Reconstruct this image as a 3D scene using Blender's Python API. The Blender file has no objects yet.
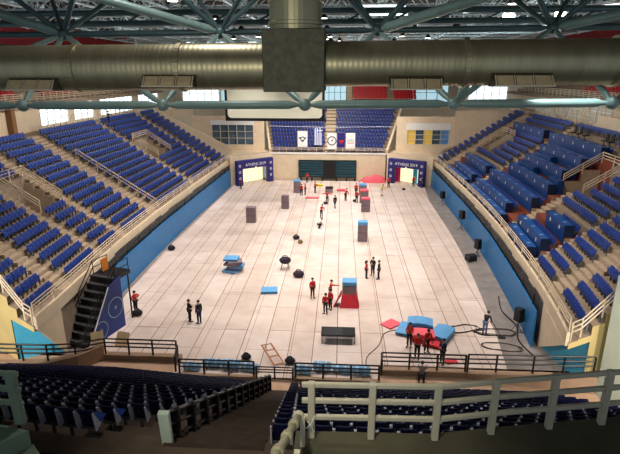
import bpy, math, random
from mathutils import Vector, Matrix
random.seed(7)
SC = bpy.context.scene
COL = SC.collection
PI = math.pi
# lamp powers (W) and exposure
FLOOR_W, STAND_WL, STAND_WR, END_W, NEAR_W, TIER_W, DUCT_W, WORLD, EXPO = 4800, 6500, 3800, 8500, 3800, 1000, 2300, .36, .2

# ------------------------------------------------------------------ materials
def lin(c):
    return tuple(((v/255)/12.92 if v/255 <= .04045 else ((v/255+.055)/1.055)**2.4) for v in c)
def mat(name, rgb, rough=.6, metal=0., vary=.12, scale=3., emit=0., bump=0., stretch=None, spec=.4):
    m = bpy.data.materials.new(name); m.use_nodes = True
    nt = m.node_tree; b = nt.nodes['Principled BSDF']
    c = lin(rgb)
    b.inputs['Roughness'].default_value = rough
    b.inputs['Metallic'].default_value = metal
    b.inputs['Specular IOR Level'].default_value = spec
    b.inputs['Base Color'].default_value = (*c, 1)
    if vary > 0 or bump > 0:
        tc = nt.nodes.new('ShaderNodeTexCoord'); n = nt.nodes.new('ShaderNodeTexNoise')
        n.inputs['Scale'].default_value = scale; n.inputs['Detail'].default_value = 4
        src = tc.outputs['Object']
        if stretch:
            mp = nt.nodes.new('ShaderNodeMapping'); mp.inputs['Scale'].default_value = stretch
            nt.links.new(src, mp.inputs['Vector']); src = mp.outputs['Vector']
        nt.links.new(src, n.inputs['Vector'])
        r = nt.nodes.new('ShaderNodeValToRGB')
        r.color_ramp.elements[0].position = .3; r.color_ramp.elements[1].position = .7
        r.color_ramp.elements[0].color = (*[v*(1-vary) for v in c], 1)
        r.color_ramp.elements[1].color = (*[min(1, v*(1+vary)) for v in c], 1)
        nt.links.new(n.outputs['Fac'], r.inputs['Fac']); nt.links.new(r.outputs['Color'], b.inputs['Base Color'])
        if bump > 0:
            bp = nt.nodes.new('ShaderNodeBump'); bp.inputs['Strength'].default_value = bump
            nt.links.new(n.outputs['Fac'], bp.inputs['Height']); nt.links.new(bp.outputs['Normal'], b.inputs['Normal'])
    if emit > 0:
        b.inputs['Emission Color'].default_value = (*c, 1); b.inputs['Emission Strength'].default_value = emit
    return m
M = {}
def dm(k, *a, **kw): M[k] = mat(k, *a, **kw)
dm('cream', (222, 202, 172), .75, vary=.06, scale=1.2)
dm('yellow_cream', (214, 190, 128), .75, vary=.07, scale=.8)
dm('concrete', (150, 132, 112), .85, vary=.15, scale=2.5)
dm('aisle', (176, 156, 132), .85, vary=.12, scale=4)
dm('vip_floor', (128, 62, 42), .8, vary=.15, scale=2)
dm('pale_post', (206, 220, 206), .5, vary=.05)
dm('pipe_olive', (158, 152, 122), .45, vary=.08, scale=4)
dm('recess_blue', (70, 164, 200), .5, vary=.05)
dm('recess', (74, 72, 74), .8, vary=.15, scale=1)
dm('dark_step', (66, 52, 44), .85, vary=.2, scale=3)
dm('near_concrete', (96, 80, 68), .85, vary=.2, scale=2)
dm('walkway', (196, 160, 132), .7, vary=.1, scale=1.5)
dm('strip', (156, 128, 104), .8, vary=.1, scale=2)
dm('platform', (88, 84, 66), .8, vary=.2, scale=1.5)
dm('green_step', (120, 138, 118), .75, vary=.15, scale=2)
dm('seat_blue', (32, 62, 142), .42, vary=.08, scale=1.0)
dm('seat_blue_shaded', (14, 19, 62), .5, vary=.08, scale=6)  # seat blue darkened to carry the shade over the near tier
dm('bracket', (206, 206, 222), .4, vary=.05, scale=8)
dm('seat_leg', (92, 92, 98), .5, vary=.1, scale=8)
dm('seat_red', (190, 24, 30), .45, vary=.08, scale=5)
dm('wall_blue', (14, 108, 168), .45, vary=.05, scale=.7)
dm('desk_blue', (12, 58, 118), .4, vary=.08, scale=1.0)
dm('desk_top', (22, 78, 146), .4, vary=.08, scale=1.0)
dm('desk_end', (10, 32, 68), .5, vary=.08, scale=1.0)
dm('white', (235, 235, 232), .6, vary=.03)
dm('black', (18, 18, 20), .5, vary=.15, scale=3)
dm('black_rail', (22, 20, 22), .42, vary=.15, scale=6)
dm('cream_rail', (206, 198, 176), .5, vary=.06, scale=4)
dm('stand_rail', (214, 194, 166), .5, vary=.06, scale=4)
dm('truss_green', (140, 166, 162), .38, metal=.15, vary=.12, scale=2.5)
dm('truss_dark', (82, 106, 110), .4, metal=.3, vary=.15, scale=2)
dm('roof_pipe', (190, 212, 216), .45, metal=.1, vary=.1, scale=1)
dm('deck', (92, 80, 70), .8, vary=.3, scale=.6)
dm('duct', (170, 163, 134), .40, metal=.75, vary=.12, scale=5, stretch=(1, .2, .2))
dm('galv', (84, 82, 68), .55, metal=.45, vary=.22, scale=9)
dm('grille', (220, 196, 156), .5, metal=.3, vary=.12, scale=5)
dm('grille_dark', (74, 66, 52), .5, metal=.4, vary=.15, scale=5)
dm('screen', (226, 228, 206), .7, vary=.03, scale=.5)
dm('glass', (80, 102, 118), .15, vary=.3, scale=.5, spec=.8)
dm('lit_yellow', (214, 180, 84), .6, emit=.25, vary=0)
dm('lit_blue', (80, 130, 180), .4, emit=.15, vary=0)
dm('daylight', (228, 244, 250), .5, emit=1.7, vary=0)
dm('daylight_blue', (176, 212, 226), .5, emit=.75, vary=0)
dm('dim_pane', (170, 164, 150), .4, emit=.25, vary=.1)
dm('corridor', (250, 238, 196), .6, emit=.85, vary=0)
dm('lamp_glow', (255, 246, 232), .5, emit=9, vary=0)
dm('tube_glow', (236, 250, 255), .5, emit=2.0, vary=0)
dm('arch_blue', (38, 34, 110), .5, vary=.1, scale=1)
dm('banner_blue', (28, 48, 122), .5, vary=.3, scale=.6)
dm('cyan', (66, 200, 220), .6, vary=.05)
dm('red_cloth', (204, 30, 30), .75, vary=.12, scale=9)
dm('red_foam', (206, 46, 62), .7, vary=.08, scale=2)
dm('pink_foam', (232, 96, 110), .7, vary=.08, scale=2)
dm('blue_foam', (96, 164, 216), .65, vary=.06, scale=2)
dm('grey_foam', (134, 114, 120), .8, vary=.12, scale=3)
dm('blue_wrap', (120, 176, 216), .35, vary=.45, scale=3, bump=.4)
dm('dark_cloth', (30, 30, 36), .85, vary=.2, scale=9)
dm('navy_cloth', (30, 40, 74), .85, vary=.2, scale=9)
dm('grey_cloth', (128, 118, 112), .85, vary=.2, scale=9)
dm('jean', (92, 112, 142), .85, vary=.2, scale=9)
dm('white_cloth', (222, 216, 210), .8, vary=.08, scale=9)
dm('yellow_cloth', (222, 206, 40), .7, vary=.08, scale=9)
dm('orange_cloth', (232, 132, 40), .7, vary=.08, scale=9)
dm('skin', (196, 144, 116), .55, vary=.06, scale=12)
dm('hair_dark', (34, 24, 20), .7, vary=.3, scale=20)
dm('hair_brown', (84, 54, 36), .7, vary=.3, scale=20)
dm('shoe', (28, 28, 30), .6, vary=.1)
dm('eye', (24, 20, 20), .3, vary=0)
dm('wood', (186, 116, 66), .6, vary=.3, scale=4, stretch=(1, 6, 1))
dm('bag', (46, 34, 50), .8, vary=.3, scale=4, bump=.3)
dm('step_grey', (62, 62, 66), .5, vary=.1)
dm('olive', (120, 104, 62), .8, vary=.2, scale=5)
dm('cable', (52, 34, 28), .6, vary=.1)
dm('brown_col', (140, 100, 66), .75, vary=.1, scale=1.5)
dm('red_panel', (150, 18, 26), .6, vary=.2, scale=1)
dm('tan_board', (214, 188, 150), .6, vary=.1, scale=2)
dm('gold', (226, 160, 40), .6, vary=.1)
dm('flag_blue', (24, 70, 160), .7, vary=.05)
dm('emblem', (52, 74, 76), .7, vary=.1)
dm('emblem_pale', (140, 190, 186), .7, vary=.1)
dm('magenta', (226, 52, 128), .6, vary=.1)

def floor_material():
    m = bpy.data.materials.new('arena_floor'); m.use_nodes = True
    nt = m.node_tree; b = nt.nodes['Principled BSDF']; N = nt.nodes.new; L = nt.links.new
    tc = N('ShaderNodeTexCoord'); mp = N('ShaderNodeMapping'); mp.inputs['Rotation'].default_value = (0, 0, PI/2)
    L(tc.outputs['Object'], mp.inputs['Vector'])
    br = N('ShaderNodeTexBrick'); br.offset = .37; br.squash = 1
    br.inputs['Scale'].default_value = 1; br.inputs['Brick Width'].default_value = 15.3
    br.inputs['Row Height'].default_value = 1.55; br.inputs['Mortar Size'].default_value = .03
    br.inputs['Mortar Smooth'].default_value = .25
    br.inputs['Color1'].default_value = (*lin((228, 214, 206)), 1); br.inputs['Color2'].default_value = (*lin((216, 199, 188)), 1)
    br.inputs['Mortar'].default_value = (*lin((146, 108, 88)), 1)
    L(mp.outputs['Vector'], br.inputs['Vector'])
    # second, fainter and finer set of sheet seams
    b2 = N('ShaderNodeTexBrick'); b2.offset = .6
    b2.inputs['Scale'].default_value = 1; b2.inputs['Brick Width'].default_value = 6.1
    b2.inputs['Row Height'].default_value = 2.93; b2.inputs['Mortar Size'].default_value = .02
    b2.inputs['Color1'].default_value = (1, 1, 1, 1); b2.inputs['Color2'].default_value = (1, 1, 1, 1)
    b2.inputs['Mortar'].default_value = (.5, .4, .35, 1)
    L(mp.outputs['Vector'], b2.inputs['Vector'])
    nz = N('ShaderNodeTexNoise'); nz.inputs['Scale'].default_value = .35; nz.inputs['Detail'].default_value = 8
    nz.inputs['Roughness'].default_value = .7
    L(tc.outputs['Object'], nz.inputs['Vector'])
    r = N('ShaderNodeValToRGB'); r.color_ramp.elements[0].position = .3; r.color_ramp.elements[1].position = .62
    r.color_ramp.elements[0].color = (.78, .73, .7, 1); r.color_ramp.elements[1].color = (1, 1, 1, 1)
    L(nz.outputs['Fac'], r.inputs['Fac'])
    mx = N('ShaderNodeMix'); mx.data_type = 'RGBA'; mx.blend_type = 'MULTIPLY'; mx.inputs['Factor'].default_value = 1
    L(br.outputs['Color'], mx.inputs['A']); L(b2.outputs['Color'], mx.inputs['B'])
    m2 = N('ShaderNodeMix'); m2.data_type = 'RGBA'; m2.blend_type = 'MULTIPLY'; m2.inputs['Factor'].default_value = 1
    L(mx.outputs['Result'], m2.inputs['A']); L(r.outputs['Color'], m2.inputs['B'])
    L(m2.outputs['Result'], b.inputs['Base Color'])
    b.inputs['Roughness'].default_value = .55; b.inputs['Specular IOR Level'].default_value = .25
    return m
M['arena_floor'] = floor_material()
dm('floor_margin', (128, 120, 116), .8, vary=.2, scale=1.0)

# ------------------------------------------------------------------ mesh builder
class MB:
    def __init__(s): s.v = []; s.f = []; s.mi = []
    def add(s, vs, fs, mi=0):
        b = len(s.v); s.v += [tuple(p) for p in vs]
        s.f += [tuple(b+i for i in f) for f in fs]; s.mi += [mi]*len(fs); return s
    def box(s, lo, hi, mi=0, rz=0, tilt=0, about=None):
        x0, y0, z0 = lo; x1, y1, z1 = hi
        vs = [(x0,y0,z0),(x1,y0,z0),(x1,y1,z0),(x0,y1,z0),(x0,y0,z1),(x1,y0,z1),(x1,y1,z1),(x0,y1,z1)]
        if rz or tilt:
            c = Vector(about) if about else Vector(((x0+x1)/2, (y0+y1)/2, z0))
            R = Matrix.Rotation(rz, 3, 'Z') @ Matrix.Rotation(tilt, 3, 'X')
            vs = [tuple(c + R @ (Vector(p)-c)) for p in vs]
        return s.add(vs, [(3,2,1,0),(4,5,6,7),(0,1,5,4),(1,2,6,5),(2,3,7,6),(3,0,4,7)], mi)
    def hexa(s, b4, t4, mi=0):
        return s.add(list(b4)+list(t4), [(3,2,1,0),(4,5,6,7),(0,1,5,4),(1,2,6,5),(2,3,7,6),(3,0,4,7)], mi)
    def quad(s, a, b, c, d, mi=0): return s.add([a,b,c,d], [(0,1,2,3)], mi)
    def prism(s, poly, z0, z1, mi=0):
        n = len(poly)
        vs = [(x,y,z0) for x,y in poly]+[(x,y,z1) for x,y in poly]
        fs = [tuple(range(n-1,-1,-1)), tuple(range(n,2*n))]+[(i,(i+1)%n,n+(i+1)%n,n+i) for i in range(n)]
        return s.add(vs, fs, mi)
    def slab(s, poly, d, mi=0):
        """planar 3-D polygon given thickness vector d"""
        n = len(poly); d = Vector(d)
        vs = [tuple(p) for p in poly]+[tuple(Vector(p)+d) for p in poly]
        fs = [tuple(range(n-1,-1,-1)), tuple(range(n,2*n))]+[(i,(i+1)%n,n+(i+1)%n,n+i) for i in range(n)]
        return s.add(vs, fs, mi)
    def bar(s, p0, p1, w, h, mi=0):
        p0, p1 = Vector(p0), Vector(p1); d = (p1-p0).normalized()
        sd = d.cross(Vector((0,0,1)))
        if sd.length < 1e-4: sd = Vector((1,0,0))
        sd.normalize(); up = sd.cross(d)
        q = [(-w/2,-h/2),(w/2,-h/2),(w/2,h/2),(-w/2,h/2)]
        vs = [p0+sd*a+up*b for a,b in q]+[p1+sd*a+up*b for a,b in q]
        return s.add(vs, [(3,2,1,0),(4,5,6,7),(0,1,5,4),(1,2,6,5),(2,3,7,6),(3,0,4,7)], mi)
    def tube(s, pts, r, n=8, mi=0, cap=True):
        pts = [Vector(p) for p in pts]; k = len(pts)
        rs = r if isinstance(r, (list, tuple)) else [r]*k
        vs = []; prev = None
        for i, p in enumerate(pts):
            d = (pts[min(i+1,k-1)]-pts[max(i-1,0)]).normalized()
            if prev is None:
                a = d.cross(Vector((0,0,1)))
                if a.length < 1e-3: a = Vector((1,0,0))
            else:
                a = prev - d*prev.dot(d)
            a.normalize(); prev = a; b = d.cross(a)
            vs += [p+(a*math.cos(2*PI*j/n)+b*math.sin(2*PI*j/n))*rs[i] for j in range(n)]
        fs = [(i*n+j, i*n+(j+1)%n, (i+1)*n+(j+1)%n, (i+1)*n+j) for i in range(k-1) for j in range(n)]
        if cap: fs += [tuple(range(n-1,-1,-1)), tuple(range((k-1)*n, k*n))]
        return s.add(vs, fs, mi)
    def ball(s, c, r, nu=12, nv=8, mi=0):
        rx, ry, rz = r if isinstance(r, (list, tuple)) else (r, r, r)
        vs = [(c[0], c[1], c[2]-rz)]
        for i in range(1, nv):
            t = -PI/2+PI*i/nv
            vs += [(c[0]+rx*math.cos(t)*math.cos(2*PI*j/nu), c[1]+ry*math.cos(t)*math.sin(2*PI*j/nu), c[2]+rz*math.sin(t)) for j in range(nu)]
        vs.append((c[0], c[1], c[2]+rz)); last = len(vs)-1
        fs = [(0, 1+(j+1)%nu, 1+j) for j in range(nu)]
        for i in range(nv-2):
            fs += [(1+i*nu+j, 1+i*nu+(j+1)%nu, 1+(i+1)*nu+(j+1)%nu, 1+(i+1)*nu+j) for j in range(nu)]
        b = 1+(nv-2)*nu
        fs += [(b+j, b+(j+1)%nu, last) for j in range(nu)]
        return s.add(vs, fs, mi)
    def ring(s, c, ax, up, r0, r1, n=24, mi=0):
        """flat ring in the plane of unit vectors ax, up"""
        c, ax, up = Vector(c), Vector(ax), Vector(up)
        vs = []
        for i in range(n):
            d = ax*math.cos(2*PI*i/n)+up*math.sin(2*PI*i/n); vs += [c+d*r0, c+d*r1]
        return s.add(vs, [(2*i, 2*i+1, (2*i+3)%(2*n), (2*i+2)%(2*n)) for i in range(n)], mi)
    def build(s, name, m, parent=None, smooth=False, local=False, bevel=0):
        me = bpy.data.meshes.new(name)
        off = Vector((0,0,0))
        if parent is not None and not local:
            q = parent
            while q is not None: off += Vector(q.location); q = q.parent
        me.from_pydata([tuple(Vector(p)-off) for p in s.v], [], s.f); me.update()
        for x in (m if isinstance(m, list) else [m]): me.materials.append(M[x] if isinstance(x, str) else x)
        if isinstance(m, list): me.polygons.foreach_set('material_index', s.mi)
        if smooth: me.polygons.foreach_set('use_smooth', [True]*len(me.polygons))
        o = bpy.data.objects.new(name, me); COL.objects.link(o)
        if parent is not None: o.parent = parent
        if bevel:
            bv = o.modifiers.new('edge', 'BEVEL'); bv.width = bevel; bv.segments = 2; bv.limit_method = 'ANGLE'
        return o

def tag(o, label=None, cat=None, group=None, kind=None):
    if label: o['label'] = label
    if cat: o['category'] = cat
    if group: o['group'] = group
    if kind: o['kind'] = kind
    return o
def thing(name, label, cat, loc=(0,0,0), rz=0, group=None):
    o = bpy.data.objects.new(name, None); COL.objects.link(o)
    o.location = loc; o.rotation_euler = (0,0,rz); o.empty_display_size = .2
    return tag(o, label, cat, group)
def struct(mb, name, m, label=None, **kw):
    o = mb.build(name, m, **kw); return tag(o, label, None, None, 'structure')
def copy_tree(root):
    r = root.copy(); COL.objects.link(r)
    def rec(src, dst):
        for ch in src.children:
            c = ch.copy(); COL.objects.link(c); c.parent = dst; rec(ch, c)
    rec(root, r); return r
ORD = 'first second third fourth fifth sixth seventh eighth ninth tenth eleventh twelfth thirteenth fourteenth fifteenth sixteenth seventeenth eighteenth nineteenth'.split()
TENS = {2:'twenty',3:'thirty',4:'forty',5:'fifty'}
TENTH = {2:'twentieth',3:'thirtieth',4:'fortieth',5:'fiftieth'}
def ordinal(n):
    if n < 20: return ORD[n-1]
    return TENTH[n//10] if n % 10 == 0 else TENS[n//10]+'-'+ORD[n%10-1]

# ------------------------------------------------------------------ plan of the hall
# X across the hall, Y along it (camera end at Y=0), Z up from the playing floor
def lerp_table(tab, y):
    if y <= tab[0][0]: return tab[0][1]
    for (a, va), (b, vb) in zip(tab, tab[1:]):
        if y <= b: 
            t = (y-a)/(b-a); return va+(vb-va)*t
    return tab[-1][1]
WL_T = [(24,16.5),(27,16.6),(31,16.9),(37,17.4),(48,17.6),(60,17.4),(76,17.05),(82,16.9)]
WR_T = [(24,11.6),(28,12.3),(33,12.9),(38,13.35),(45,13.9),(53,14.2),(68,14.25),(82,14.0)]
def W(side, y): return lerp_table(WL_T if side < 0 else WR_T, y)
TREAD, RISE, Z0, NROW = .8, .52, 3.3, 15
OFF0 = {-1: 1.3, 1: 1.2}
Y0 = {-1: 24.3, 1: 24.3}; YEND = {-1: 80.5, 1: 82.0}
def ystart(side, off): return Y0[side]+.62*(off-.6)
def PT(side, off, y, z): return (side*(W(side, y)+off), y, z)
LB, RB = -17.3, 14.2

# ---- floor
mb = MB(); mb.box((-17.9, 20, -.3), (14.6, 82.5, 0))
struct(mb, 'floor', 'floor_margin', 'grey concrete arena floor at the foot of the stands')
ys = [22.5, 27, 31, 37, 42, 48, 54, 60, 68, 76, 80.6]
mb = MB()
Lp = [(-W(-1, y)+.35, y) for y in ys]; Rp = [(W(1, y)-(1.9 if y < 70 else 1.1), y) for y in ys]
mb.prism(Lp[::1][::-1]+Rp, 0, .012)
o = struct(mb, 'floor_covering', 'arena_floor', 'pale pinkish sheet covering with dark seams over the arena floor')

# ---- raked side stands
AISLES = {-1: [(29.2,30.5),(35.5,36.5),(40.2,41.3),(47.3,49.4),(61.3,62.6),(73.4,74.8)],
          1: [(30.0,32.0),(36.0,36.5),(43.8,45.2),(60.4,61.5),(74.6,77.6)]}
VOMS = {-1: [(36.6,40.0,6,9),(63.0,67.6,6,9)], 1: [(42.6,47.2,7,10),(69.6,74.6,6,9)]}
def vip(side, k, y):
    if side < 0: return None
    if k <= 12 and 45.2 < y < 60.4: pass
    elif k <= 4 and (36.5 < y < 43.8 or 61.5 < y < 74.6): pass
    elif k in (11, 12) and 61.5 < y < 74.6: pass
    else: return None
    j = (k+1)//2
    return j, Z0+RISE*(2.06*j-.6)
def cell_h(side, k, y):
    for a, b, k0, k1 in VOMS[side]:
        if a < y < b and k0 <= k <= k1: return Z0+RISE*k0-1.5, 2
    v = vip(side, k, y)
    if v: return v[1], 1
    return Z0+RISE*k, 0
def in_aisle(side, y, pad=0): return any(a-pad < y < b+pad for a, b in AISLES[side])
def side_stand(side):
    FY0 = 27.0 if side < 0 else 29.5
    S = set([22.0, YEND[side], FY0])
    for a, b in AISLES[side]: S |= {a, b}
    for a, b, _, _ in VOMS[side]: S |= {a, b}
    if side > 0: S |= {36.5, 43.8, 45.2, 60.4, 61.5, 74.6}
    y = 24
    while y < YEND[side]:
        if min(abs(y-q) for q in S) > .8: S.add(y)
        y += 3
    S = sorted(S); mb = MB()
    # front walk behind the parapet
    offs = [.6]+[OFF0[side]+TREAD*k for k in range(NROW+1)]+[OFF0[side]+TREAD*NROW+2.2]
    def h(i, y):
        if i == 0: return Z0-.05, 0
        if i == NROW+1: return Z0+RISE*(NROW-.4), 0
        return cell_h(side, i-1, y)
    n = len(offs)-1
    for i in range(n):
        o0, o1 = offs[i], offs[i+1]; s0, s1 = ystart(side, o0), ystart(side, o1)
        first = True
        for ya, yb in zip(S, S[1:]):
            a0, a1, b0, b1 = max(ya, s0), max(ya, s1), max(yb, s0), max(yb, s1)
            if b0-a0 < 1e-6 and b1-a1 < 1e-6: continue
            ym = (ya+yb)/2; z, mi = h(i, ym)
            mb.quad(PT(side,o0,a0,z), PT(side,o0,b0,z), PT(side,o1,b1,z), PT(side,o1,a1,z), mi)
            zp = h(i-1, ym)[0] if i else (0 if ym > FY0 else 2.9)
            if abs(zp-z) > 1e-4: mb.quad(PT(side,o0,a0,zp), PT(side,o0,b0,zp), PT(side,o0,b0,z), PT(side,o0,a0,z), mi)
            if yb < YEND[side]:
                j = S.index(yb); z2 = h(i, (yb+S[j+1])/2)[0]
                if abs(z2-z) > 1e-4: mb.quad(PT(side,o0,b0,z), PT(side,o1,b1,z), PT(side,o1,b1,z2), PT(side,o0,b0,z2), mi)
            else: mb.quad(PT(side,o0,b0,0), PT(side,o1,b1,0), PT(side,o1,b1,z), PT(side,o0,b0,z), 3)
            if first:
                lo = 0 if i > (2 if side < 0 else 1) else 2.9
                mb.quad(PT(side,o0,a0,lo), PT(side,o1,a1,lo), PT(side,o1,a1,z), PT(side,o0,a0,z), 4); first = False
    nm = 'left' if side < 0 else 'right'
    struct(mb, 'floor_stand_'+nm, ['concrete', 'vip_floor', 'aisle', 'cream', 'yellow_cream'],
           'raked concrete tiers of the %s hand side stand' % nm)
    # half steps in the aisles
    mb = MB()
    for a, b in AISLES[side]:
        for k in range(NROW):
            if ystart(side, OFF0[side]+TREAD*k) > a: continue
            z, mi = cell_h(side, k, (a+b)/2)
            if mi == 2: continue
            o0 = OFF0[side]+TREAD*k+TREAD*.5; o1 = o0+TREAD*.5
            p = [PT(side,o0,a+.02,z), PT(side,o0,b-.02,z), PT(side,o1,b-.02,z), PT(side,o1,a+.02,z)]
            q = [(x,y_,z+RISE*.5) for x,y_,_ in p]
            if side < 0: p, q = p[::-1], q[::-1]
            mb.hexa(p, q)
            # pale tread nosing at the row front
            o2 = OFF0[side]+TREAD*k
            p = [PT(side,o2-.015,a,z-.2), PT(side,o2-.015,b,z-.2), PT(side,o2+.4,b,z-.2), PT(side,o2+.4,a,z-.2)]
            q = [(x,y_,z+.012) for x,y_,_ in p]
            if side < 0: p, q = p[::-1], q[::-1]
            mb.hexa(p, q)
    struct(mb, 'stairs_'+nm, 'aisle', 'pale aisle steps between the seat blocks of the %s hand stand' % nm)
side_stand(-1); side_stand(1)

# ---- front of the side stands: blue hoarding wall, parapet fascia
def wall_strip(side, y0, y1, off, z0, z1, th, m, name, label, step=2.5):
    mb = MB(); n = max(1, round((y1-y0)/step))
    for i in range(n):
        a, b = y0+(y1-y0)*i/n, y0+(y1-y0)*(i+1)/n
        p = [PT(side,off,a,z0), PT(side,off,b,z0), PT(side,off+th,b,z0), PT(side,off+th,a,z0)]
        q = [(x,y,z1) for x,y,_ in p]
        if side < 0: p, q = p[::-1], q[::-1]
        mb.hexa(p, q)
    return struct(mb, name, m, label)
wall_strip(-1, 31.0, 76.6, 0, 0, 2.55, .12, 'wall_blue', 'wall_left', 'bright blue hoarding wall below the left stand')
wall_strip(1, 29.4, 77.6, 0, 0, 2.55, .12, 'wall_blue', 'wall_right', 'bright blue hoarding wall below the right stand')
for sd, nm in ((-1, 'left'), (1, 'right')):
    FY = 27.0 if sd < 0 else 29.5
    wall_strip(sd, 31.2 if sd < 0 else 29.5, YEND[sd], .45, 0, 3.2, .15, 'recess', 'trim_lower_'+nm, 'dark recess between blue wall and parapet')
    wall_strip(sd, Y0[sd]+.1, YEND[sd], .45, 3.05, 3.85, .18, 'cream', 'trim_parapet_'+nm, 'cream parapet along the front of the stand')
    # slanting fascia at the near end of the stand and the recessed blue wall below it
    A = PT(sd, .45, FY, 3.1); B = PT(sd, .45, Y0[sd]+.1, 3.1); C = PT(sd, .45, FY, 0)
    mb = MB(); mb.slab([A, B, C] if sd > 0 else [A, C, B], (sd*.15, 0, 0))
    struct(mb, 'wall_fascia_'+nm, 'cream', 'slanting cream fascia at the near end of the stand')
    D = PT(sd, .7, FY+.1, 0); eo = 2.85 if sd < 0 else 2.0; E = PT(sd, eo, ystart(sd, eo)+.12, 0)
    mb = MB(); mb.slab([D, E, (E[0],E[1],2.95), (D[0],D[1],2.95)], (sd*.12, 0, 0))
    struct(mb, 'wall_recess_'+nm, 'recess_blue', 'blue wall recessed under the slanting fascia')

# ------------------------------------------------------------------ railings
def railing(name, label, pts, height, nrail, spacing, m, rr=.035, pr=.04, square=False, first=.0, cat='railing', group=None, end_posts=True, post_list=None, base_gap=.12):
    """posts along a 3-D polyline of base points, nrail horizontal rails"""
    pts = [Vector(p) for p in pts]
    t = thing(name, label, cat, tuple(pts[0]), 0, group)
    for i in range(nrail):
        z = height - (height-base_gap*2)*i/max(nrail, 1)*1.0
        mb = MB()
        if square:
            for a, b in zip(pts, pts[1:]): mb.bar(a+Vector((0,0,z)), b+Vector((0,0,z)), rr*2, rr*2)
        else: mb.tube([p+Vector((0,0,z)) for p in pts], rr, 6)
        mb.build('rail', m, t)
    acc = []
    if post_list: acc = [Vector(p) for p in post_list]
    else:
        for a, b in zip(pts, pts[1:]):
            L = (b-a).length; n = max(1, round(L/spacing))
            acc += [a+(b-a)*i/n for i in range(n)]
        acc.append(pts[-1])
    for p in acc:
        mb = MB()
        if square: mb.box((p.x-pr, p.y-pr, p.z-.0), (p.x+pr, p.y+pr, p.z+height+.02))
        else: mb.tube([p, p+Vector((0,0,height))], pr, 6)
        mb.build('post', m, t)
    return t
def stand_path(side, y0, y1, off, z, n): return [PT(side, off, y0+(y1-y0)*i/n, z) for i in range(n+1)]
for sd, nm in ((-1,'left'), (1,'right')):
    railing('stand_railing', 'long cream three bar railing along the front parapet of the %s hand stand' % nm,
            stand_path(sd, Y0[sd]+.1, YEND[sd]-.6, .55, 3.85, 12), .85, 3, 2.3, 'stand_rail', .035, .045, group=None)
    c0 = Vector(PT(sd, .6, Y0[sd], 3.3)); 
    e = [PT(sd, o_, ystart(sd, o_)+.05, Z0+RISE*max(0,(o_-OFF0[sd])/TREAD)+.02) for o_ in (.7, OFF0[sd]+.1, 5.0, 9.0, 12.6)]
    railing('stand_railing', 'cream railing climbing the oblique near end of the %s hand stand' % nm, e, 1.1, 3, 2.0, 'stand_rail', .04, .05)
    railing('barrier_rail', 'black three bar rail above the blue wall of the %s hand stand' % nm,
            stand_path(sd, 32.8 if sd < 0 else 30.5, YEND[sd]-5, .12, 2.5, 16), .75, 3, 3.0, 'black_rail', .05, .05)
# aisle and stair-mouth railings
def row_pt(side, k, y): return PT(side, OFF0[side]+TREAD*k, y, Z0+RISE*k)
railing('aisle_handrail', 'cream handrail running down the widest aisle of the left hand stand', [row_pt(-1, k, 49.5) for k in (0.2, 5, 10.2)], .95, 2, 2.4, 'stand_rail', .05, .05)
for sd, i, lab in ((-1,0,'cream railing round the stair mouth near the front of the left hand stand'), (-1,1,'cream railing round the farther stair mouth of the left hand stand'),
                   (1,0,'pale railing round the stair mouth beside the blue desks of the right stand'), (1,1,'pale railing round the far stair mouth below the right hand upper seats')):
    a, b, k0, k1 = VOMS[sd][i]
    railing('stair_mouth_railing', lab, [row_pt(sd, k0, a), row_pt(sd, k1+1, a), row_pt(sd, k1+1, b), row_pt(sd, k0, b)], 1.0, 3, 1.9, 'stand_rail', .055, .055)
railing('aisle_handrail', 'pale handrail beside the far aisle of the right hand stand', [row_pt(1, k, 74.5) for k in (10.2, 14)], .95, 2, 2.4, 'stand_rail', .05, .05)

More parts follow.
